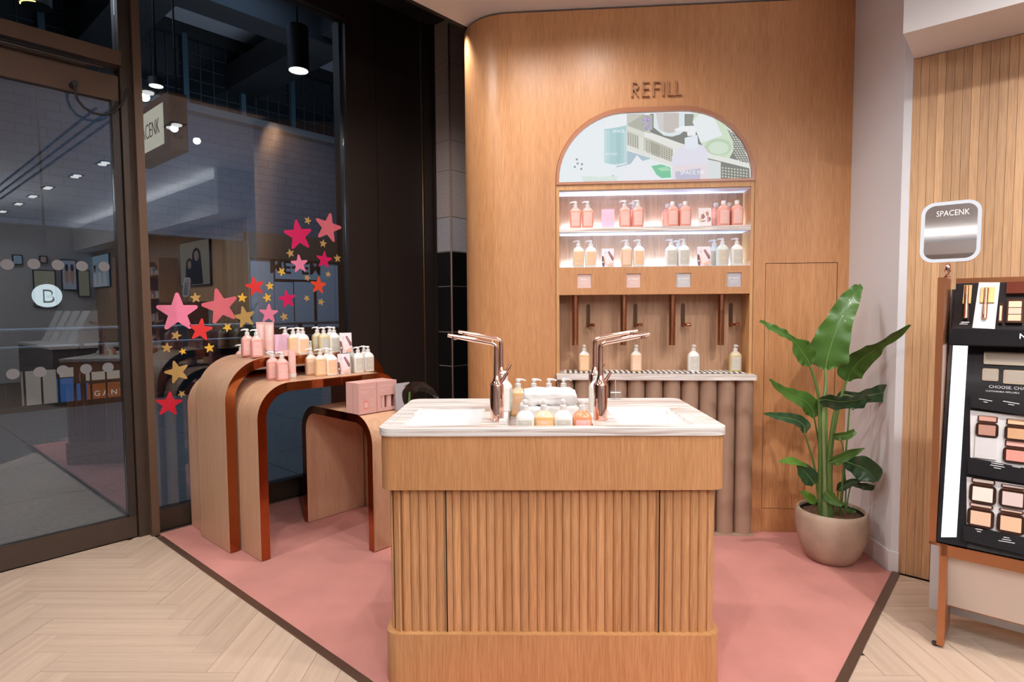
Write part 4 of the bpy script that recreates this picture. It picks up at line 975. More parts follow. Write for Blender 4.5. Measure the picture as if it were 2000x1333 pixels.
for g_ in gl: MB().box(g_-.0022, g_+.0022, -cy0-.0145, -cy0, .210, .767).build('panel_gap', mat('gap_black', (.01, .006, .004), .9), isl)

# ------------------------------------------------------------------ copper taps
def tap(p, side, lab, lz=.0):
    t = thing('basin_tap', lab, 'tap', p, 0, 'tall polished copper basin taps')
    MB().lathe([(0, 0), (.0285, 0), (.0285, .004), (.0275, .005), (.0275, .140), (.0255, .1445), (0, .1445)], 32).build('tap_body', COPPER_M, t)
    s = side; R_ = .024; pts = [(0, 0, .140), (0, 0, .285)]
    for k in range(1, 7): a = k/6*math.radians(80); pts.append((s*(R_-R_*math.cos(a)), 0, .285+R_*math.sin(a)))
    pts += [(s*.09, 0, .3215), (s*.192, 0, .341)]
    r = [.0125, .0095]+[.0092]*6+[.0092, .0075]
    MB().tube([(0, 0, .1445), (0, 0, .158), (0, 0, .185)], [.026, .0155, .0105], 20).tube(pts, r, 16).build('spout', COPPER_M, t)
    MB().cyl((s*.166, 0, .322), (s*.166, 0, .337), .0105, n=18).build('aerator', COPPER_M, t)
    MB().tube([(.010, .004, .143), (.030, .010, .168), (.044, .014, .190)], [.0075, .0062, .0055], 12).build('lever', mat('copper_dark', (.30, .15, .12), .25, 1.), t)
    return t
tap((-.062, 2.3295, zc), -1, 'tall copper tap at the left basin, front one, spout to the left')
tap((.349, 2.318, zc), 1, 'tall copper tap at the right basin, front one, spout to the right')
tap((-.050, 2.668, zc), -1, 'tall copper tap at the left basin, rear one, spout to the left')
tap((.374, 2.654, zc), 1, 'tall copper tap at the right basin, rear one, spout to the right')
GT = 'bottles standing in the island display well'
zw = .9225
def well(px, y, kind, rz, lab, sc_=1.0):
    x = (CP+ray(px, 800)*(y/ray(px, 800).y)).x
    return bottle((x, y, zw), kind, rz, lab, GT, sc_=sc_)
for px_, kd, lab in ((1025.5, 'white_grey', 'white bottle at the front of the island well, leftmost'), (1062.5, 'honey', 'honey coloured bottle at the front of the island well'),
                     (1100, 'white_grey', 'white bottle at the front of the island well between honey and coral ones'), (1137.5, 'coral', 'coral bottle at the front of the island well, rightmost')):
    well(px_, 2.258, kd, -.0178, lab).children[-1].rotation_euler = (0, 0, -PI*.5)
for px_, kd, lab in ((1012, 'honey', 'amber bottle at the back of the well, leftmost, nozzle to the right'), (1042.5, 'coral', 'coral pump bottle at the back of the well, second from left'),
                     (1072, 'white_peach', 'white pump bottle at the back of the well behind the towels'), (1101, 'honey', 'peach bottle at the back of the well, rightmost')):
    t = bottle(((CP+ray(px_, 780)*(2.755/ray(px_, 780).y)).x, 2.755, zw+.022), kd, -.0178, lab, GT)
    t.children[-1].rotation_euler = (0, 0, PI-.1)
MB().box(WE[0]+.004, WE[1]-.004, .19, WE[3]-.004, zb, zb+.0215).build('rear_step', MARBLE, isl)
bottle((-.033, 2.548, zc), 'white_grey', PI*.42, 'white pump bottle behind the front left tap, turned sideways', None)
bottle((.360, 2.515, zc), 'white_peach', PI*.5, 'white pump bottle between the two right hand taps', None)
# towels
def towel(loc, sx, sy, sz, lab, seed):
    rr = random.Random(seed); bm2 = bmesh.new(); bmesh.ops.create_cube(bm2, size=1)
    for v in bm2.verts: v.co = Vector((v.co.x*sx, v.co.y*sy, v.co.z*sz))
    bmesh.ops.subdivide_edges(bm2, edges=bm2.edges[:], cuts=14, use_grid_fill=True)
    from mathutils import noise as N_
    for v in bm2.verts:
        c = Vector((max(-sx/2+sz*.45, min(sx/2-sz*.45, v.co.x)), max(-sy/2+sz*.45, min(sy/2-sz*.45, v.co.y)), 0))
        d = v.co-c; 
        if d.length > 1e-6: v.co = c+d*min(1, sz*.5/d.length*1.12)
        n3 = N_.noise_vector(v.co*38+Vector((seed*3.1, 0, 0))); v.co += n3*.0075
        n4 = N_.noise_vector(v.co*150+Vector((seed, 0, 0))); v.co += n4*.0030
    me = bpy.data.meshes.new('towel'); bm2.to_mesh(me); bm2.free(); me.materials.append(mat('towel_white', (.88, .88, .88), .95, bump=.6, bscale=700))
    me.polygons.foreach_set('use_smooth', [True]*len(me.polygons))
    o = bpy.data.objects.new('folded_towel', me); COL.objects.link(o); o.location = loc; return tag(o, lab, 'towel', 'folded white towels in the island well')
tx = .160
towel((tx, 2.51, zw+.032), .26, .20, .056, 'white folded towel, bottom of the stack in the island well', 1)
towel((tx-.005, 2.515, zw+.0885), .24, .19, .056, 'white folded towel, middle of the stack in the island well', 2)
towel((tx+.0, 2.52, zw+.1475), .22, .18, .056, 'white folded towel, topmost of the stack in the island well', 3)
acr = thing('acrylic_stand', 'small clear acrylic sign stand at the rear of the right basin', 'sign stand', IR @ Vector((.343, .323, zc)), -.0178)
MB().box(-.025, .025, -.003, .003, 0, .045).build('acrylic_block', ACRYL, acr)
MB().box(-.025, .025, -.0045, -.0032, .032, .037).build('white_line', WHITE, acr)
MB().tube([(.0, -.004, .0), (.0, -.004, .095)], .0008, 6).build('thin_stem', WHITE, acr)
sb = thing('soap_dish', 'small pale stone block at the front left of the display well', 'dish', IR @ Vector((-.186, -.275, zc)), -.0178)
MB().rbox(-.014, .014, -.02, .02, 0, .018, .003, top=.002).build('stone_block', mat('pale_stone', (.66, .64, .62), .4), sb)

# ================================================================== ARCH TABLES (local x along the arch span)
def arch_table(name, lab, w0, n_front, span, depth, h, t, R, loc=None, rz=None, group='nesting arch tables'):
    """span along local x, depth along local +y; veneer shell plus copper edge bands"""
    o = thing(name, lab, 'table', loc, rz, group)
    def prof(off):
        x0, x1, z1, r = off, span-off, h-off, max(R-off, .01); out = [(x0, .004)]
        out += [(x0+r-r*math.cos(PI/2*k/12), z1-r+r*math.sin(PI/2*k/12)) for k in range(13)]
        out += [(x1-r+r*math.sin(PI/2*k/12), z1-r+r*math.cos(PI/2*k/12)) for k in range(13)]
        return out+[(x1, .004)]
    po, pi_ = prof(0), prof(t); n = len(po)
    def band(y0, y1, mt, nm, inset=0.):
        a, b = prof(inset), prof(t-inset); vs = []
        for y in (y0, y1): vs += [(x, y, z) for x, z in a]+[(x, y, z) for x, z in b]
        mb = MB(); fs = []; sm = []
        for k in range(n-1):
            fs += [(k, k+1, n+k+1, n+k), (2*n+k, 3*n+k, 3*n+k+1, 2*n+k+1)]; sm += [False]*2
            fs += [(k, 2*n+k, 2*n+k+1, k+1), (n+k, n+k+1, 3*n+k+1, 3*n+k)]; sm += [True]*2
        fs += [(0, n, 3*n, 2*n), (n-1, 3*n-1, 4*n-1, 2*n-1)]; sm += [False]*2
        mb.v = vs; mb.f = [list(f) for f in fs]; mb.m = [0]*len(fs); mb.sm = sm; return mb.build(nm, mt, o)
    band(.0015, depth-.0015, OAK_TABLE, 'veneered_arch'); band(0, .0015, COPPER, 'copper_edge'); band(depth-.0015, depth, COPPER, 'copper_edge')
    return o
arch_table('arch_table', 'tallest oak arch table with copper edges, nearest the window mullion', 0, 0, 1.145, .425, 1.152, .056, .255, WN(1.458, -3.513, .004), YW)
arch_table('arch_table', 'lower front oak arch table with copper edges, carrying the front row of bottles', 0, 0, 1.010, .425, 1.018, .052, .20, WN(1.527, -3.26, .004), YW)
arch_table('arch_table', 'small low oak arch table with dark copper edge, turned sideways beside the island', 0, 0, .80, .452, .811, .050, .17, WN(2.023, -3.674, .004), YW-PI/2)
arch_table('arch_table', 'oak arch table at the back against the shop window glass', 0, 0, 1.12, .215, 1.033, .05, .22, WN(1.490, -3.965, .004), YW)
zA, zB, zC, zD = 1.157, 1.023, .816, 1.038
def on_tab(px_, py_, z, back=.033): p = at_z(px_, py_, z); d_ = Vector((p.x, p.y, 0)).normalized(); return p + d_*back*1.05
GA, GB = 'products on the tallest arch table', 'products on the lower front arch table'
for x, y, kd, lab in [(484, 697, 'pink', 'pink pump bottle, left one at the left end of the tallest table'), (502, 699, 'pink', 'pink pump bottle with pale label, right one at the left end of the tallest table'),
                      (558, 692, 'amber', 'amber bottle behind the lilac card on the tallest table'), (573.5, 693, 'amber', 'amber bottle with peach label right of the lilac card'),
                      (584, 692.5, 'white_peach', 'white bottle half hidden behind the amber ones on the tallest table'), (592.5, 692.5, 'white_peach', 'white bottle with peach label in the middle of the tallest table'),
                      (620.5, 688, 'yellow', 'yellow clear bottle, left one of the yellow pair on the tallest table'), (633, 690, 'yellow', 'yellow clear bottle with grey label, right one of the pair'),
                      (645, 689.5, 'white_grey', 'white bottle half hidden behind the yellow pair'), (653, 689, 'white_grey', 'white bottle with grey label right of the yellow pair')]:
    bottle(on_tab(x, y, zA, .125 if 'hidden' in lab else (.17 if x == 558 else .033)), kd, YW-.25, lab, GA)
for x, y, lab in ((511, 692, 'tall pink tube with printed lines behind the pink bottles'), (527, 693.5, 'tall pink tube with white cap, right one on the tallest table')):
    tube_bottle(on_tab(x, y, zA, .02), YW-.5, lab, GA)
lilac_card(on_tab(550, 691, zA, .01), YW-.45, 'lilac card with white lines on the tallest arch table', GA, .085, .128)
photo_card(on_tab(676, 690, zA, .01), YW-.45, 'photo card with a brown bottle at the right end of the tallest table', GA, 0, .078, .135)
for x, y, kd, lab in [(533.5, 742.5, 'pink', 'pink bottle at the left of the front table, half behind its twin'), (551.5, 744.5, 'pink', 'pink bottle with pale label at the left of the front table'),
                      (608, 733.5, 'refill_peach', 'frosted peach bottle left of the amber one on the front table'), (626, 735.5, 'amber', 'amber bottle with peach label in the middle of the front table'),
                      (639.5, 734, 'white_peach', 'white bottle mostly hidden behind the amber one on the front table'), (647.5, 734, 'white_peach', 'white bottle with peach label in the middle of the front table'),
                      (687, 728, 'frost_grey', 'pale bottle just behind the photo card on the front table'), (700, 729, 'white_grey', 'white bottle with grey label right of the front photo card'),
                      (711.5, 727.5, 'white_grey', 'white bottle behind the right hand pair on the front table'), (719.5, 726.5, 'white_grey', 'white bottle with grey label at the right end of the front table')]:
    bottle(on_tab(x, y, zB, .105 if ('mostly hidden' in lab or 'behind the right' in lab) else (.075 if 'just behind' in lab else .033)), kd, YW-.25, lab, GB)
for x, y, lab in ((561, 738.5, 'pink tube behind the pink bottles on the front table'), (571.5, 738, 'pink tube with white cap right of the pink bottles on the front table')):
    tube_bottle(on_tab(x, y, zB, .07 if x == 561 else .02), YW-.5, lab, GB, .165, .046)
photo_card(on_tab(672.5, 731.5, zB, .01), YW-.45, 'photo card with a brown bottle on the front arch table', GB, 0, .080, .135)
for x, kd, lab in ((471, 'pink', 'pink bottle on the back table, seen left of the tallest table top'), (607.5, 'frost_grey', 'pale pump bottle on the back table between the amber and yellow groups')):
    p = at_n(x, 690, -4.07); p.z = zD+.001; bottle(p, kd, YW-.25, lab, 'products on the back table')
# gift boxes on the small table
GBX = mat('gift_box_pink', (.72, .42, .38), .55); GBL = mat('gift_print', (.88, .70, .66), .5)
def gift(p, w, d, h, lab, win, nm='gift_box'):
    t = thing(nm, lab, 'box', p, YW, 'pink gift boxes on the small arch table')
    if win:
        m = MB().holed([(0, 0), (w, 0), (w, h), (0, h)], [[(w*.18, h*.12), (w*.86, h*.12), (w*.86, h*.52), (w*.18, h*.52)]], 0, .0015)
        m.box(0, .0015, .0015, d, 0, h).box(w-.0015, w, .0015, d, 0, h).box(0, w, .0015, d, h-.0015, h).box(0, w, .0015, d, 0, .0015).box(0, w, d-.0015, d, 0, h).build('carton', GBX, t)
        for k in (.34, .68): MB().lathe([(0, h*.1), (.019, h*.1), (.019, h*.60), (0, h*.62)], 16, c=(w*k, .024)).build('boxed_tube', bm('tube_pink', (.80, .50, .46)), t)
    else:
        MB().box(0, w, 0, d, 0, h).build('carton', GBX, t)
        S = [([(w*.28, h*.14), (w*.50, h*.14), (w*.52, h*.18), (w*.52, h*.38), (w*.46, h*.44), (w*.32, h*.44), (w*.26, h*.38), (w*.26, h*.18)], (.80, .30, .25)),
             ([(w*.30, h*.20), (w*.48, h*.20), (w*.48, h*.36), (w*.30, h*.36)], (.82, .52, .50)), ([(w*.36, h*.44), (w*.42, h*.44), (w*.42, h*.54), (w*.36, h*.54)], (.62, .48, .46)),
             ([(w*.26, h*.53), (w*.40, h*.56), (w*.40, h*.58), (w*.26, h*.55)], (.62, .48, .46)), ([(w*.66, h*.16), (w*.80, h*.16), (w*.82, h*.54), (w*.64, h*.54)], (.66, .40, .37)), ([(w*.68, h*.19), (w*.78, h*.19), (w*.80, h*.51), (w*.66, h*.51)], (.74, .47, .43))]
        printed('box_picture', S, t, -.0006)
    sh = [([(w*.12, h*z), (w*q, h*z), (w*q, h*z+.0016), (w*.12, h*z+.0016)], (.88, .72, .68)) for z, q in ((.86, .80), (.82, .88), (.74, .62), (.70, .55), (.66, .48))]
    printed('box_print', sh, t, -.0006); return t
b1 = at_z(701.5, 811, zC)
gift(b1, .128, .062, .188, 'pink gift box with a bottle picture on the small table, front left', False)
gift(b1-NV*.065, .128, .070, .188, 'pink gift box directly behind the one with the bottle picture', False)
gift(b1+WD*.131-NV*.0, .150, .075, .186, 'pink gift box with a cut out window showing two tubes', True)
gift(b1+WD*.131-NV*.079, .150, .070, .186, 'pink gift box behind the windowed gift box', False)
pou = thing('product_pouch', 'grey translucent pouch right of the windowed gift box', 'pouch', at_z(785, 801, zC)+Vector((.0, .02, 0)), YW-.35)
MB().add([(-.045, -.018, 0), (.045, -.018, 0), (.045, .018, 0), (-.045, .018, 0), (-.046, -.006, .10), (.046, -.006, .10), (.046, .006, .10), (-.046, .006, .10), (-.048, -.001, .165), (.048, -.001, .170), (.048, .001, .170), (-.048, .001, .165)],
         [(0, 3, 2, 1), (0, 1, 5, 4), (1, 2, 6, 5), (2, 3, 7, 6), (3, 0, 4, 7), (4, 5, 9, 8), (5, 6, 10, 9), (6, 7, 11, 10), (7, 4, 8, 11), (8, 9, 10, 11)]).build('pouch_body', mat('pouch_grey', (.36, .34, .36), .35), pou)
lfp = thing('dark_leaf_plant', 'dark arching leaf with a green tip rising behind the island', 'plant', (0, 0, 0))

# ================================================================== LEAVES
def leafmat(name, c, rough=.35):
    m = mat(name, c, rough, coat=.25, noise=.18, nscale=9); b = m.node_tree.nodes['Principled BSDF']; b.inputs['Subsurface Weight'].default_value = 0
    return m
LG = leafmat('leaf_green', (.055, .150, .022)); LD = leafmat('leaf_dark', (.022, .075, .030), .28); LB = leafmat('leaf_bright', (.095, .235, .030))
STEM = mat('stem_green', (.10, .19, .045), .45); STEML = mat('stem_pale', (.22, .30, .12), .5); RIB = mat('leaf_rib', (.17, .30, .07), .45)
def smooth_pts(pts, per=6):
    P_ = [Vector(p) for p in pts]; out = []
    for i in range(len(P_)-1):
        p0 = P_[max(i-1, 0)]; p1, p2 = P_[i], P_[i+1]; p3 = P_[min(i+2, len(P_)-1)]
        for k in range(per): t = k/per; out.append(.5*((2*p1)+(p2-p0)*t+(2*p0-5*p1+4*p2-p3)*t*t+(3*p1-p0-3*p2+p3)*t**3))
    return out+[P_[-1]]
def leaf(pts, widths, m, parent, tilt=0., fold=.25, wave=.006, asym=0., seed=0, name='leaf', rib=True):
    """midrib given as (px, py, depth); widths in photograph pixels at those points"""
    M3 = [at_y(*p) for p in pts]; W_ = [w*(p-CP).dot(fw)/F*.5 for w, p in zip(widths, M3)]
    per = 6; C_ = smooth_pts(M3, per); ws = []
    for i in range(len(W_)-1):
        for k in range(per): t = k/per; t2 = t*t*(3-2*t); ws.append(W_[i]*(1-t2)+W_[i+1]*t2)
    ws.append(W_[-1]); rr = random.Random(seed); ph = rr.uniform(0, 6); vs = []; NC = 5; n = len(C_)
    for i, c in enumerate(C_):
        t = (C_[min(i+1, n-1)]-C_[max(i-1, 0)]).normalized(); v = (c-CP).normalized(); side = t.cross(v).normalized()
        side = Matrix.Rotation(tilt, 3, t) @ side; nn = side.cross(t).normalized()
        if nn.dot(v) > 0: nn = -nn
        for j in range(-NC, NC+1):
            u = j/NC; a = ws[i]*(1+asym*(1 if u > 0 else -1)); 
            lift = fold*abs(u)**1.3*ws[i] + wave*math.sin(i*1.15+ph+(1.3 if u > 0 else 0))*abs(u)**2 - .0012*(abs(j) % 2)
            vs.append(c+side*u*a+nn*lift)
    K = 2*NC+1; fs = [(i*K+j, i*K+j+1, (i+1)*K+j+1, (i+1)*K+j) for i in range(n-1) for j in range(K-1)]
    mb = MB().add(vs, fs, 0, True)
    o = mb.build(name, m, parent)
    so_ = o.modifiers.new('thickness', 'SOLIDIFY'); so_.thickness = .0009; so_.offset = 0
    if rib:
        MB().tube([c+Vector((0, -.0012, 0)) for c in C_], [max(.0006, .0030*(1-i/n)) for i in range(n)], 6).build('midrib', RIB, o)
    return o
def stem(pts, r0, r1, parent, m=None, name='stem'):
    C_ = smooth_pts([at_y(*p) for p in pts], 5); n = len(C_)
    return MB().tube(C_, [r0+(r1-r0)*i/(n-1) for i in range(n)], 10).build(name, m or STEM, parent)
PC = Vector((1.815, 3.295, 0))
plant = thing('potted_plant', 'tall broad leaved plant in a rounded stone coloured pot on the pink carpet', 'plant', (0, 0, 0))
pot = MB().lathe([(0, .005), (.108, .005), (.120, .012), (.150, .06), (.176, .13), (.187, .20), (.187, .265), (.183, .288), (.176, .296), (.168, .296), (.164, .285), (.163, .255), (0, .255)], 40)
pot = pot.build('pot', CONC, plant, PC)
def soilmesh():
    bm2 = bmesh.new(); bmesh.ops.create_circle(bm2, cap_ends=True, radius=.160, segments=40); bmesh.ops.subdivide_edges(bm2, edges=bm2.edges[:], cuts=1)
    me = bpy.data.meshes.new('soil'); bm2.free()
    mb = MB(); rr = random.Random(5); vs = [(0, 0, .262)]; R_ = 9; S_ = 30
    for i in range(1, R_+1):
        for k in range(S_): a = 2*PI*k/S_; q = .1625*i/R_; vs.append((q*math.cos(a), q*math.sin(a), .262+rr.uniform(-.004, .006)*(i < R_)))
    fs = [(0, 1+k, 1+(k+1) % S_) for k in range(S_)]+[(1+(i-1)*S_+k, 1+i*S_+k, 1+i*S_+(k+1) % S_, 1+(i-1)*S_+(k+1) % S_) for i in range(1, R_) for k in range(S_)]
    return mb.add(vs, fs)
tag(soilmesh().build('soil', SOIL, plant, PC), kind='stuff')
MB().lathe([(.1625, .262), (.1655, .262), (.1655, .280), (.1625, .280), (.1625, .262)], 40).build('inner_liner', BLACKM, plant, PC)
D = 3.27
stem([(1603, 1008, 3.29), (1601, 960, D), (1602, 880, D), (1600, 790, D), (1592, 745, D), (1581, 713, D)], .014, .0055, plant)
stem([(1612, 1010, 3.27), (1611, 940, D), (1608, 850, D), (1609, 790, D), (1613, 750, D), (1612, 720, D)], .019, .007, plant, STEML)
stem([(1620, 1010, 3.28), (1617, 950, D), (1613, 880, D), (1614, 820, D), (1615, 762, D)], .016, .003, plant, mat('stem_bright', (.16, .30, .05), .45))
stem([(1622, 1011, 3.26), (1620, 920, 3.24), (1622, 870, 3.24), (1628, 820, 3.24), (1632, 800, 3.24)], .017, .007, plant)
stem([(1618, 930, 3.3), (1630, 840, 3.32), (1643, 775, 3.33), (1654, 743, 3.33)], .008, .006, plant)
stem([(1641, 1008, 3.30), (1648, 930, 3.32), (1655, 850, 3.34), (1659, 798, 3.35)], .007, .004, plant)
stem([(1600, 990, 3.29), (1592, 920, 3.27), (1582, 880, 3.26), (1571, 845, 3.25)], .008, .004, plant)
stem([(1603, 900, 3.29), (1598, 860, 3.30), (1590, 815, 3.31)], .007, .004, plant)
stem([(1640, 1008, 3.27), (1646, 930, 3.24), (1647, 880, 3.24), (1641, 858, 3.24)], .005, .003, plant)
stem([(1650, 1006, 3.30), (1652, 960, 3.31), (1648, 902, 3.32)], .005, .003, plant)
stem([(1653, 998, 3.33), (1657, 970, 3.35), (1662, 946, 3.35)], .004, .003, plant)
stem([(1634, 1000, 3.30), (1636, 975, 3.31), (1637, 958, 3.31)], .004, .003, plant)
stem([(1620, 960, 3.26), (1620, 930, 3.24), (1626, 904, 3.22)], .005, .003, plant)
stem([(1604, 985, 3.27), (1596, 948, 3.26), (1583, 915, 3.25)], .004, .002, plant)
leaf([(1612, 722, D), (1616, 700, 3.26), (1628, 660, 3.25), (1643, 622, 3.25), (1658, 592, 3.26), (1671, 570, 3.28), (1682, 556, 3.31)], [14, 78, 62, 45, 38, 24, 5], LG, plant, .10, .22, .008, .06, 1)
leaf([(1581, 714, D), (1575, 700, 3.26), (1562, 682, 3.24), (1547, 663, 3.22), (1530, 652, 3.21), (1508, 641, 3.2), (1484, 627, 3.2)], [10, 40, 42, 10, 17, 15, 5], LG, plant, .5, .3, .006, .0, 2)
leaf([(1655, 745, 3.33), (1660, 728, 3.31), (1678, 706, 3.26), (1705, 686, 3.18), (1725, 672, 3.11), (1750, 656, 3.04), (1778, 635, 2.96)], [10, 46, 42, 32, 14, 16, 4], LG, plant, .25, .3, .005, .05, 3)
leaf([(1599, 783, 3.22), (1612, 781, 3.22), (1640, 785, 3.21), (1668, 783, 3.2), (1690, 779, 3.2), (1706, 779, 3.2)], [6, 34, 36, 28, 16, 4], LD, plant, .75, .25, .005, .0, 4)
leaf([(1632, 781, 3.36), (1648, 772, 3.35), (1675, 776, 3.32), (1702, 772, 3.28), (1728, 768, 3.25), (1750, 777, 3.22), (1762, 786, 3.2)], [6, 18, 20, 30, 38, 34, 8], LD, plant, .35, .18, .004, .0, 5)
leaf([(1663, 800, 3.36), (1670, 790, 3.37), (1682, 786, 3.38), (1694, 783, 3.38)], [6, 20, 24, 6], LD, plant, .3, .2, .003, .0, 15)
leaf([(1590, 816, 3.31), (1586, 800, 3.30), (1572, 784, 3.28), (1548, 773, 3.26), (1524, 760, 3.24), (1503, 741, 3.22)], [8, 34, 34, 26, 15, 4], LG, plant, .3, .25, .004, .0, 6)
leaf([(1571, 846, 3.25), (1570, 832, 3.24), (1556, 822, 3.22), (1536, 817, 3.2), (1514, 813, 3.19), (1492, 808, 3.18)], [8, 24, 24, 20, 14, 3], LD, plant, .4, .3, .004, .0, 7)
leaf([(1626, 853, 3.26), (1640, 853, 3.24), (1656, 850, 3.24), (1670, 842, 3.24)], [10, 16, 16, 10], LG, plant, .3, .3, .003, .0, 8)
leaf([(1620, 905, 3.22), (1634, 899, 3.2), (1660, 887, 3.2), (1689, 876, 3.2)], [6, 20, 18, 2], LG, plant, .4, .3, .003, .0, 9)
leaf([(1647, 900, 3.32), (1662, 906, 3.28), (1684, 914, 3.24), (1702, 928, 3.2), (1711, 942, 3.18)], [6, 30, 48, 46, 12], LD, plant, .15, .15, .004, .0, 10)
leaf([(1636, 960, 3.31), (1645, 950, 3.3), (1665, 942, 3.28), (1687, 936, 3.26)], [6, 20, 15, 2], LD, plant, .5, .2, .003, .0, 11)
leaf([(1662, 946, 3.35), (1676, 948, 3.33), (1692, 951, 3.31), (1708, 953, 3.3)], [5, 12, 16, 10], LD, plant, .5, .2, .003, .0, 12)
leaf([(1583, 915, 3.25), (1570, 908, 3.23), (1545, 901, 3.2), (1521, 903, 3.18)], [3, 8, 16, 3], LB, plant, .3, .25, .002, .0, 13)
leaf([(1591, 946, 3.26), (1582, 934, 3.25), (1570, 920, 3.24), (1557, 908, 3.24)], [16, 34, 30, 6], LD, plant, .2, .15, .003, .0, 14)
leaf([(1594, 982, 3.26), (1585, 976, 3.24), (1574, 967, 3.22), (1562, 960, 3.2)], [10, 18, 15, 2], LB, plant, .2, .2, .002, .0, 16)
leaf([(1611, 962, 3.25), (1622, 972, 3.23), (1634, 982, 3.2), (1650, 986, 3.19)], [14, 24, 16, 3], LG, plant, .3, .2, .003, .0, 17)
leaf([(1621, 987, 3.24), (1634, 986, 3.21), (1654, 983, 3.2)], [4, 9, 3], LB, plant, .6, .2, .002, .0, 18)
leaf([(1653, 996, 3.32), (1662, 998, 3.31), (1672, 1000, 3.3)], [5, 12, 4], LG, plant, .4, .2, .002, .0, 19)
# dark leaf behind the island
DL = mat('leaf_brown', (.022, .015, .011), .3)
leaf([(793, 790, 3.25), (796, 770, 3.25), (806, 757, 3.24), (824, 755, 3.22), (842, 764, 3.2), (856, 780, 3.18)], [10, 26, 24, 20, 14, 4], DL, lfp, .5, .2, .003, .0, 21, rib=False)
leaf([(792, 757, 3.26), (800, 753, 3.25), (808, 755, 3.25)], [8, 9, 2], leafmat('leaf_tip', (.16, .32, .18)), lfp, .3, .2, .001, .0, 22, rib=False)
MB().tube([at_y(800, 765, 3.25), at_y(797, 830, 3.25), Vector((at_y(797, 830, 3.25).x, 3.25, .012))], [.006, .008, .010], 8).build('stem', STEM, lfp)
px0 = at_y(797, 830, 3.25).x
MB().lathe([(0, .005), (.07, .005), (.085, .12), (.078, .125), (.075, .11), (0, .105)], 24).build('pot', BLACKM, lfp, (px0, 3.25, 0))

# ================================================================== MAKE-UP DISPLAY UNIT (local x = n, local y = w)
U0 = WN(3.0, -.26, 0); UR = YW-PI/2
unit = thing('makeup_display', 'tall copper framed make-up display with black trays and a lit white side strip', 'display unit', U0, UR)
XE = 1.05                                    # right end, beyond the frame
MB().box(.010, .036, .0, .25, .012, .452).box(-.028, -.003, .0, .25, .440, 1.565).box(-.028, .036, .0, .25, .440, .452).build('side_plate', COPPER_P, unit)
MB().box(XE, XE+.026, .0, .25, .012, 1.565).build('side_plate', COPPER_P, unit)
for y_ in (.02, .22):
    MB().cyl((.003, y_, 0), (.003, y_, .014), .011, n=14).build('foot', mat('dark_steel', (.08, .07, .065), .3, .8), unit)
MB().box(.016, XE, .0, .028, .400, .450).build('front_bar', COPPER_P, unit)
MB().box(.016, XE, .222, .248, .10, .135).build('rear_bar', COPPER_P, unit)
MB().box(.016, XE, .235, .262, 1.53, 1.567).build('top_bar', COPPER_P, unit)
MB().add([(.020, .022, .398), (XE, .022, .398), (XE, .10, .155), (.020, .10, .155), (.020, .034, .402), (XE, .034, .402), (XE, .112, .159), (.020, .112, .159)],
         [(0, 1, 2, 3), (7, 6, 5, 4), (0, 4, 5, 1), (1, 5, 6, 2), (2, 6, 7, 3), (3, 7, 4, 0)]).build('modesty_panel', CREAM, unit)
MB().box(-.045, XE, .262, .282, .05, 1.52).build('rear_panel', TRIMW, unit)
MB().box(.0, XE, .03, .25, .452, .462).build('base_shelf', mat('base_shelf_grey', (.32, .31, .32), .25, .6), unit)
SB, STp = Vector((0, -.015, .462)), Vector((0, .200, 1.300))
zv = (STp-SB).normalized(); yv = Vector((0, zv.z, -zv.y))
MS = Matrix(((1, 0, 0, 0), (0, yv.y, zv.y, SB.y), (0, yv.z, zv.z, SB.z), (0, 0, 0, 1)))
RZ = Matrix.Translation(U0) @ Matrix.Rotation(UR, 4, 'Z'); MSW = RZ @ MS; MSI = MSW.inverted()
def to_frame(px, py, Minv, off=0.):
    o_ = Minv @ CP; d_ = Minv.to_3x3() @ ray(px, py); k = (off-o_.y)/d_.y; p = o_+d_*k; return p.x, p.z
def S(px, py, off=0.): return to_frame(px, py, MSI, off)
TOPV = (STp-SB).length
MB().box(.010, XE, .003, .02, 0, TOPV, M=MS).build('slope_back', BLACKM, unit)
# black cheek and lit strip
a0 = S(1862, 665, -.004); a1 = S(1891, 665, -.004); b0 = S(1838, 1050, -.004); b1_ = S(1868, 1050, -.004)
def quadbox(pts, y0, y1, name, m, M=MS, parent=None):
    vs = [(a, y0, b) for a, b in pts]+[(a, y1, b) for a, b in pts]
    return MB().add(vs, [(0, 1, 2, 3), (7, 6, 5, 4), (0, 4, 5, 1), (1, 5, 6, 2), (2, 6, 7, 3), (3, 7, 4, 0)], M=M).build(name, m, parent or unit)
quadbox([(.000, 0), (b1_[0]+.035, 0), (b1_[0]+.035, TOPV), (.000, TOPV)], 0, .16, 'black_cheek', BLACK)
o = quadbox([b0, b1_, a1, a0], -.004, .0, 'light_strip', emis('strip_light', (.92, .96, 1.), 1.6)); o['label'] = 'glowing white vertical light strip'
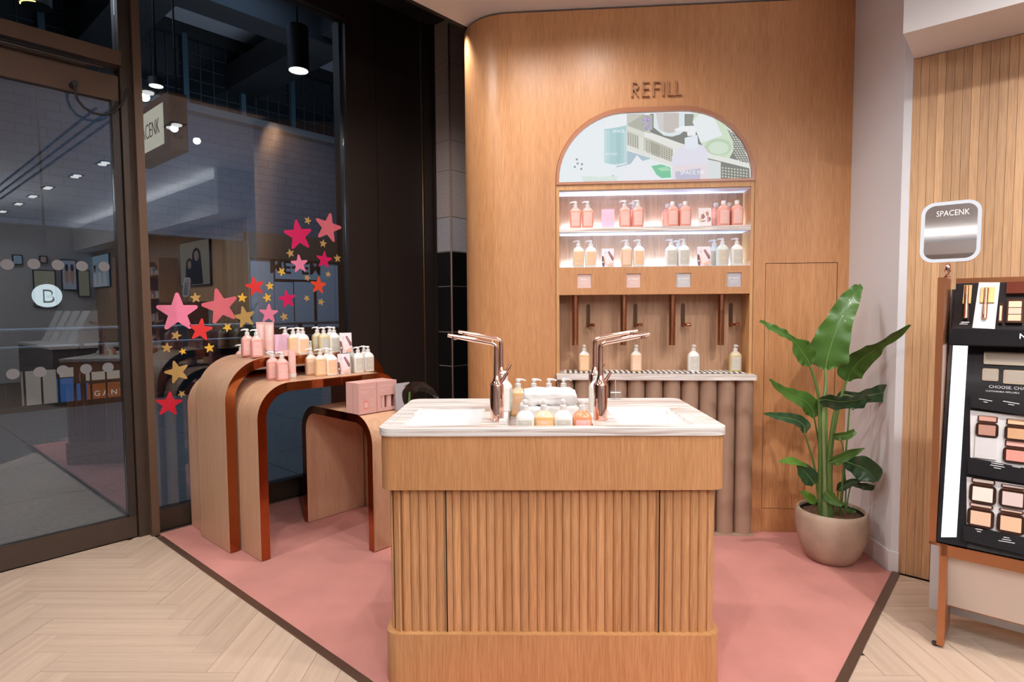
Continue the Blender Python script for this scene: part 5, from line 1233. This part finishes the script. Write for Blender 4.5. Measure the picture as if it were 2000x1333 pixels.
# tiers. each: tray face quad in px, lip quad in px
def q4(x0, yt0, yb0, x1, yt1, yb1, off): return [S(x0, yb0, off), S(x1, yb1, off), S(x1, yt1, off), S(x0, yt0, off)]
TR = [('black', (1899, 668, 766, 2040, 676, 790)), ('white', (1895, 802, 894, 2040, 818, 922)), ('white', (1888, 932, 1024, 2040, 955, 1062))]
for c, (x0, t0, b0_, x1, t1, bb1) in TR:
    quadbox(q4(x0, t0, b0_, x1, t1, bb1, .0), -.002, .003, 'product_tray', BLACK if c == 'black' else mat('tray_white', (.80, .79, .80), .22, coat=.3))
for x0, t0, b0_, x1, t1, bb1 in ((1896, 766, 796, 2040, 782, 818), (1890, 896, 926, 2040, 922, 952), (1881, 1026, 1056, 2040, 1058, 1094)):
    quadbox(q4(x0, t0, b0_, x1, t1, bb1, -.022), -.022, .0, 'black_lip', BLACK)
PX0 = .0
def uprint(name, shapes, off, c): printed(name, [([S(*p, off) for p in sh], c) for sh in shapes], unit, off, .0001, M=MS)
WI = (.80, .80, .82)
def lines(name, cx_, cy_, rows_, off, sl=.17):
    sh = []
    for k, hw in enumerate(rows_):
        y = cy_+k*4.2; sh.append([(cx_-hw, y-hw*sl), (cx_+hw, y+hw*sl), (cx_+hw, y+1.3+hw*sl), (cx_-hw, y+1.3-hw*sl)])
    uprint(name, sh, off, WI)
lines('lip_print', 1925, 781, [13, 4], -.0235); lines('lip_print', 1975, 786, [16, 6], -.0235); lines('lip_print', 1948, 906, [12, 14, 7], -.0235); lines('lip_print', 1985, 912, [8], -.0235)
lines('lip_print', 1912, 1034, [7, 4], -.0235); lines('lip_print', 1966, 1050, [6, 9, 16], -.0235)
tm = mat('print_white_sign', (.85, .85, .88), .5)
def utext(name, s, px_, py_, size, off, sl=0., em=None, al='LEFT', M=None):
    a, b = S(px_, py_, off); p = MS @ Vector((a, off, b))
    o = text(name, s, size, em or tm, unit, p, .0003, align=al)
    o.rotation_euler = (PI/2+math.atan2(-zv.y, zv.z)*-0.0 - math.atan2(zv.y, zv.z), 0, 0); return o
utext('tray_slogan', 'CHOOSE. CHANGE.', 1931, 758, .0175, -.003)
utext('tray_slogan_small', 'CUSTOMISABLE. REFILLABLE.', 1925, 765, .0085, -.003)
# metallic pans in the upper tray
GOLDP = mat('champagne_metal', (.72, .60, .46), .22, .85); PANI = mat('champagne_inner', (.60, .53, .44), .4, .3)
def pan(px_, lab, inner=PANI):
    x0, y0, x1, y1 = px_; a = S(x0, y1, -.004); b = S(x1, y0+ (x1-x0)*.05, -.004); t = thing('palette_pan', lab, 'palette', RZ @ MS @ Vector((a[0], -.003, a[1])), 0)
    t.matrix_world = RZ @ MS @ Matrix.Translation((a[0], -.003, a[1])); w_, h_ = b[0]-a[0], b[1]-a[1]
    MB().prism(rrect(0, w_, 0, h_, .006), 0, .009, M=Matrix(((1, 0, 0, 0), (0, 0, -1, 0), (0, 1, 0, 0), (0, 0, 0, 1)))).build('pan_rim', GOLDP, t)
    MB().prism(rrect(.006, w_-.006, .006, h_-.006, .004), .009, .0098, M=Matrix(((1, 0, 0, 0), (0, 0, -1, 0), (0, 1, 0, 0), (0, 0, 0, 1)))).build('pan_inner', inner, t)
pan((1921, 686, 2034, 712), 'long champagne metal pan in the top black tray'); pan((1918, 720, 1951, 744), 'small square champagne pan in the top black tray'); pan((1959, 723, 2034, 750), 'wide champagne pan right of the small square one')
# open compacts
def compact(px_, lab, powder, lid):
    """px_: x0, y_top_of_base, x1, y_bottom of base, y_top_of_lid"""
    x0, yt, x1, yb, yl = px_; a = S(x0, yb, -.006); b = S(x1, yt, -.006); l_ = S(x0, yl, -.006)
    t = thing('open_compact', lab, 'compact', (0, 0, 0), 0, 'open mirrored compacts on the display trays'); t.matrix_world = RZ @ MS @ Matrix.Translation((a[0], -.003, a[1]))
    w_, h_, hl = b[0]-a[0], b[1]-a[1], max(.012, l_[1]-b[1]); Q = Matrix(((1, 0, 0, 0), (0, 0, -1, 0), (0, 1, 0, 0), (0, 0, 0, 1)))
    SH = mat('compact_bronze', (.20, .10, .075), .12, .95)
    MB().prism(rrect(0, w_, 0, h_, min(w_, h_)*.22), 0, .010, M=Q).build('compact_base', SH, t)
    MB().prism(rrect(w_*.13, w_*.87, h_*.12, h_*.84, .002), .010, .0108, M=Q).build('powder', mat('powder_%d_%d' % (int(powder[0]*100), int(powder[1]*100)), powder, .75), t)
    MB().tube([(w_*.15, -.008, h_), (w_*.85, -.008, h_)], .004, 10).build('hinge', SH, t)
    li = MB().prism(rrect(w_*.06, w_*.94, 0, hl, .005), 0, .004, M=Matrix.Translation((0, -.004, h_+.003)) @ Matrix.Rotation(-.35, 4, 'X') @ Q).build('lid', SH, t)
    MB().prism(rrect(w_*.12, w_*.88, .003, hl-.003, .003), .004, .0048, M=Matrix.Translation((0, -.004, h_+.003)) @ Matrix.Rotation(-.35, 4, 'X') @ Q).build('lid_mirror', mat('lid_%d' % int(lid[0]*100), lid, .3, .2), li)
compact((1905, 829, 1951, 852, 808), 'bronze compact with marbled brown powder, upper left on the middle tray', (.50, .26, .20), (.48, .25, .19))
compact((1961, 836, 2012, 859, 816), 'bronze compact with golden powder on the middle tray', (.62, .36, .20), (.55, .34, .20))
compact((1958, 879, 2010, 902, 860), 'bronze compact with pink blush on the middle tray', (.74, .30, .25), (.62, .30, .26))
compact((1892, 951, 1947, 980, 934), 'bronze compact with pale ivory powder on the lowest tray', (.78, .72, .66), (.52, .43, .38))
compact((1950, 961, 2006, 989, 946), 'bronze compact with pale mauve powder on the lowest tray', (.68, .54, .52), (.50, .38, .35))
compact((1888, 999, 1943, 1026, 982), 'bronze compact with beige powder, lower left on the lowest tray', (.72, .48, .34), (.40, .27, .22))
compact((1946, 1009, 2003, 1038, 994), 'bronze compact with tan powder, lower right on the lowest tray', (.74, .48, .31), (.44, .30, .22))
gs = S(1903, 894, -.004); gt = S(1947, 858, -.004)
quadbox([(gs[0], gs[1]), (gt[0], gs[1]), (gt[0], gt[1]), (gs[0], gt[1])], -.010, -.002, 'clear_block', mat('clear_block_white', (.74, .73, .75), .12, coat=.5))
# upper tester tray: shallower slope
TB, TT_ = Vector((0, .095, 1.345)), Vector((0, .235, 1.545)); z2 = (TT_-TB).normalized(); y2 = Vector((0, z2.z, -z2.y))
MT = Matrix(((1, 0, 0, 0), (0, y2.y, z2.y, TB.y), (0, y2.z, z2.z, TB.z), (0, 0, 0, 1))); MTI = (RZ @ MT).inverted(); TV = (TT_-TB).length
def T_(px, py, off=0.): return to_frame(px, py, MTI, off)
MB().box(.016, XE, 0, .014, 0, TV, M=MT).build('tester_tray', BLACK, unit)
MB().box(.010, XE, .078, .097, 1.286, 1.350).build('black_fascia', BLACK, unit)
MB().box(.016, XE, .098, .23, 1.28, 1.344).build('black_housing', BLACKM, unit)
wq = [T_(1899, 641, -.001), T_(1943, 643, -.001), T_(1953, 552, -.001), T_(1912, 552, -.001)]
quadbox(wq, -.0015, 0, 'white_panel', mat('tray_white', (.80, .79, .80), .22, coat=.3), MT)
nn = (RZ.inverted() @ CP); dd = RZ.inverted().to_3x3() @ ray(1990, 662); kk = (.077-nn.y)/dd.y; pN = nn+dd*kk
text('fascia_letter', 'N', .030, emis('letter_glow', (.9, .95, 1), 2.5), unit, (pN.x, .0765, pN.z), .0004, align='LEFT')
def on_t(px, py, off=-.001): a, b = T_(px, py, off); return RZ @ MT @ Vector((a, off, b)), a, b
def mascara(px0, px1, lab, blk, kind):
    _, a, b = on_t(*px0); _, a2, b2 = on_t(*px1); t = thing('mascara_tube', lab, 'cosmetic tube', (0, 0, 0)); t.matrix_world = RZ @ MT @ Matrix.Translation((a, -.010, b))
    L_ = b2-b; G_ = mat('rose_gold', (.72, .42, .28), .2, 1.); dx = a2-a
    MB().tube([(0, 0, 0), (dx*.45, 0, L_*.45)], .0085, 16).build('tube_barrel', G_, t)
    MB().tube([(dx*.46, 0, L_*.46), (dx, 0, L_)], .0082, 16).build('tube_cap', mat('rose_gold_dark', (.55, .30, .2), .22, 1.), t)
    _, c0, d0 = on_t(*blk[0]); _, c1, d1 = on_t(*blk[1])
    g_ = thing('gold_block', 'brushed gold holder block behind the %s mascara tube' % kind, 'holder', (0, 0, 0)); g_.matrix_world = RZ @ MT @ Matrix.Translation((c0, -.001, d0))
    MB().box(0, c1-c0, -.008, 0, 0, d1-d0).build('holder_block', mat('brushed_gold', (.58, .40, .18), .35, .9), g_)
mascara((1886, 625), (1889, 562), 'rose gold mascara tube on the black part of the tester tray', ((1880, 595), (1899, 559)), 'left')
mascara((1923, 625), (1927, 566), 'rose gold mascara tube on the white panel of the tester tray', ((1914, 593), (1944, 563)), 'right')
lines_t = [[(1877, 629), (1893, 629), (1893, 630.5), (1877, 630.5)], [(1874, 632.5), (1890, 633), (1890, 634), (1874, 633.6)]]
printed('tray_print', [([T_(*p, -.001) for p in s_], WI) for s_ in lines_t], unit, -.001, .0001, M=MT)
_, a, b = on_t(1965, 577); _, a2, b2 = on_t(2012, 554)
t = thing('red_brown_compact_case', 'glossy red brown closed case at the top of the tester tray', 'case', (0, 0, 0)); t.matrix_world = RZ @ MT @ Matrix.Translation((a, -.001, b))
MB().box(0, a2-a, -.014, 0, 0, b2-b).build('case_body', mat('case_red_brown', (.16, .035, .02), .15, .4), t)
t.name = 'closed_case'
_, a, b = on_t(1964, 634); _, a2, b2 = on_t(2000, 587)
t = thing('powder_palette', 'open bronze palette with three peach pans on the tester tray', 'palette', (0, 0, 0)); t.matrix_world = RZ @ MT @ Matrix.Translation((a, -.001, b)); w_, h_ = a2-a, b2-b
Q = Matrix(((1, 0, 0, 0), (0, 0, -1, 0), (0, 1, 0, 0), (0, 0, 0, 1)))
MB().prism(rrect(0, w_, 0, h_, .005), 0, .012, M=Q).build('palette_case', mat('compact_bronze', (.20, .10, .075), .12, .95), t)
for k in range(3): MB().prism(rrect(w_*.12, w_*.88, h_*(.08+.28*k), h_*(.33+.28*k), .002), .012, .0128, M=Q).build('pan', mat('pan_peach_%d' % k, [(.78, .50, .33), (.72, .46, .36), (.80, .52, .36)][k], .7), t)
_, a, b = on_t(1949, 634); _, a2, b2 = on_t(1961, 595)
t = thing('side_palette', 'slim bronze palette seen edge on left of the peach palette', 'palette', (0, 0, 0)); t.matrix_world = RZ @ MT @ Matrix.Translation((a, -.001, b)); w_, h_ = a2-a, b2-b
MB().prism(rrect(0, w_, 0, h_, .004), 0, .012, M=Q).build('palette_case', mat('compact_bronze', (.20, .10, .075), .12, .95), t)
MB().prism(rrect(w_*.2, w_*.7, h_*.1, h_*.85, .002), .012, .0128, M=Q).build('pan', mat('pan_peach_0', (.78, .50, .33), .7), t)
# mirror on a copper stalk
pm0 = WN(3.0, -.26, 0); mz = 1.565
mr = thing('counter_mirror', 'rounded square mirror with a white lit rim reading SPACE NK on a copper stalk', 'mirror', RZ @ Vector((.003, .012, mz)), UR)
MB().lathe([(.0, 0), (.013, 0), (.013, .003), (.006, .010), (.006, .016), (.011, .024), (.011, .050), (.006, .056), (0, .056)], 20).build('stalk', COPPER_M, mr)
yc = .012+0; MRF = Matrix.Translation((.004, -.0, .186)) @ Matrix.Rotation(-.104, 4, 'X'); Q2 = Matrix(((1, 0, 0, 0), (0, 0, -1, 0), (0, 1, 0, 0), (0, 0, 0, 1)))
hw, hh = .100, .125
MB().prism(rrect(-hw, hw, -hh, hh, .048, 8), -.012, .0, M=MRF @ Q2, smooth_side=True).build('mirror_back', COPPER_M, mr)
MB().holed(rrect(-hw, hw, -hh, hh, .048, 8), [rrect(-hw+.013, hw-.013, -hh+.013, hh-.013, .037, 8)], 0, -.004, M=MRF).build('lit_rim', emis('rim_white', (.95, .95, 1.), .95), mr)
MB().prism(rrect(-hw+.013, hw-.013, -hh+.013, hh-.013, .037, 8), .0002, .0012, M=MRF @ Q2).build('mirror_glass', MIRROR, mr)
o = text('mirror_lettering', 'SPACENK', .0300, mat('print_white_sign', (.85, .85, .88), .5), mr, MRF @ Vector((.006, -.002, .066)), .0002); o.rotation_euler = (PI/2-.104, 0, 0); o.scale = (.86, 1.1, 1)

# ================================================================== the rest of the shop, seen only in the window glass and the mirror
def on_wall(px, py):  # reflected sight line met with the timber wall
    p = at_w(px, py, 3.70); w, n, z = wn(p); return w, 2*GN-n, z
def poster(px_, lab, name, col, people=0):
    w, na, za = on_wall(px_[0], px_[3]); w, nb_, zb_ = on_wall(px_[2], px_[1]); n_lo, n_hi = sorted((na, nb_))
    t = thing(name, lab, 'poster', WN(3.722, n_lo, za), UR, 'posters on the timber wall mirrored in the glass'); W_, H2 = n_hi-n_lo, zb_-za
    MB().box(0, W_, -.03, 0, 0, H2).build('poster_frame', BLACKM, t)
    S_ = [([(.01, .01), (W_-.01, .01), (W_-.01, H2-.01), (.01, H2-.01)], col)]
    def el(cx_, cz_, rx, rz_, c): S_.append(([(W_*a, H2*b) for a, b in ngon(cx_, cz_, rx, rz_, 14)], c))
    if people == 2:
        for cx_, cz_, k in ((.42, .66, 1.), (.66, .48, .85)):
            el(cx_, cz_-.02, .15*k, .20*k, (.03, .02, .02)); S_.append(([(W_*(cx_-.2*k), .02), (W_*(cx_+.2*k), .02), (W_*(cx_+.15*k), H2*(cz_-.05)), (W_*(cx_-.15*k), H2*(cz_-.05))], (.03, .02, .022)))
            el(cx_, cz_, .075*k, .115*k, (.55, .33, .25)); el(cx_-.025*k, cz_+.02, .012, .008, (.05, .03, .03)); el(cx_+.025*k, cz_+.02, .012, .008, (.05, .03, .03)); el(cx_, cz_-.05, .022, .01, (.40, .12, .10))
    elif people == 3:
        for cx_, c in ((.25, (.40, .22, .15)), (.52, (.62, .42, .32)), (.78, (.30, .16, .11))):
            S_.append(([(W_*(cx_-.12), .02), (W_*(cx_+.12), .02), (W_*(cx_+.08), H2*.45), (W_*(cx_-.08), H2*.45)], (.82, .80, .80))); el(cx_, .58, .07, .10, c); el(cx_, .65, .075, .06, (.04, .03, .03))
    printed('poster_print', S_, t, -.0305, .0004, 1.0)
poster((358, 464, 413, 560), 'lit poster of two dark haired women on a beige background', 'lit_poster', (.50, .40, .30), 2)
poster((182, 494, 214, 563), 'lit poster of three figures on pale blue', 'lit_poster', (.45, .60, .75), 3)
def rear_panel(px_, lab, name, col, figs=0):
    c = [wn(at_n(x, y, 2*GN-6.86)) for x, y in ((px_[0], px_[3]), (px_[2], px_[1]))]
    t = thing(name, lab, 'poster', WN(c[1][0], 6.87, c[0][2]), YW-PI, 'lit panels on the rear wall mirrored in the door'); W_, H2 = c[1][0]-c[0][0], c[1][2]-c[0][2]
    MB().box(0, W_, -.03, 0, 0, H2).build('poster_frame', BLACKM, t); S_ = [([(.02, .02), (W_-.02, .02), (W_-.02, H2-.02), (.02, H2-.02)], col)]
    for k in range(figs): S_.append(([(W_*a, H2*b) for a, b in ngon(.3+.35*k, .5, .14, .3, 12)], (.55, .30, .22))); S_.append(([(W_*a, H2*b) for a, b in ngon(.3+.35*k, .74, .11, .12, 12)], (.05, .04, .05)))
    printed('poster_print', S_, t, -.0305, .0004, 1.0)
rear_panel((122, 508, 150, 567), 'pale lit poster with two blue figures mirrored in the door', 'lit_poster', (.50, .52, .62), 2)
rear_panel((68, 528, 109, 600), 'large cream lit panel mirrored behind the round sign', 'lit_poster', (.55, .50, .36))
rear_panel((154, 528, 176, 580), 'cream lit panel right of the largest one, mirrored in the door', 'lit_poster', (.45, .40, .28))
rear_panel((25, 498, 45, 517), 'small pale blue lit picture at the left, mirrored in the door', 'lit_poster', (.45, .60, .75))
rear_panel((78, 500, 93, 514), 'small pink lit picture, mirrored in the door', 'lit_poster', (.62, .40, .34))
w, n, z = on_wall(235, 545)
ex = thing('exit_sign', 'small green lit exit sign on the timber wall', 'sign', WN(3.72, n, z), UR)
MB().box(-.22, .22, -.04, 0, -.09, .09).build('sign_body', emis('exit_green', (.02, .75, .42), 1.), ex)
printed('exit_mark', [([(-.04+.0, -.015), (.05, -.015), (.05, .015), (-.04, .015)], (1, 1, 1)), ([(-.01, -.05), (.02, -.05), (.02, .05), (-.01, .05)], (1, 1, 1))], ex, -.041, .0003, 1.)
for k, nn_ in enumerate((1.95, 3.15)):
    t = thing('shelf_bay', 'oak shelf bay with rows of small products, the %s of two mirrored in the glass' % ('nearer', 'farther')[k], 'shelving', WN(3.70, nn_, 0), UR, 'shelf bays along the timber wall')
    MB().box(0, .03, -.3, 0, 0, 2.3).build('side_panel', OAK_PALE, t); MB().box(1.1, 1.13, -.3, 0, 0, 2.3).build('side_panel', OAK_PALE, t)
    for q in range(5):
        MB().box(.03, 1.1, -.3, 0, .5+q*.38, .52+q*.38).build('shelf', OAK_PALE, t)
        pr = MB(); rr = random.Random(k*7+q)
        for j in range(14): x = .06+j*.072; h_ = rr.uniform(.06, .14); pr.box(x, x+.045, -.24, -.19, .521+q*.38, .521+q*.38+h_, j % 3)
        tag(pr.build('small_products', [WHITE, GBX, mat('product_grey', (.3, .3, .34), .4)], t), kind='stuff')
ct = thing('island_counter', 'long dark counter with slanted white tester stands, mirrored in the glass', 'counter', WN(2.1, 2.6, 0), UR)
MB().box(0, 2.6, 0, .9, 0, .86).build('counter_body', mat('counter_brown', (.09, .055, .04), .5), ct)
MB().box(-.02, 2.62, -.02, .92, .86, .90).build('counter_top', MARBLE, ct)
for k in range(4):
    x = .2+k*.6
    t = thing('tester_stand', 'slanted white tester stand on the mirrored counter, number %s from the near end' % ('one', 'two', 'three', 'four')[k], 'stand', WN(2.1, 2.6, .90)+NV*x+WD*.3, UR, 'tester stands on the mirrored counter')
    MB().add([(0, 0, 0), (.42, 0, 0), (.42, .35, 0), (0, .35, 0), (0, .25, .55), (.42, .25, .55), (.42, .35, .55), (0, .35, .55)], [(0, 3, 2, 1), (4, 5, 6, 7), (0, 1, 5, 4), (1, 2, 6, 5), (2, 3, 7, 6), (3, 0, 4, 7)]).build('stand_body', mat('tray_white', (.80, .79, .80), .22, coat=.3), t)
bpy.context.view_layer.update()
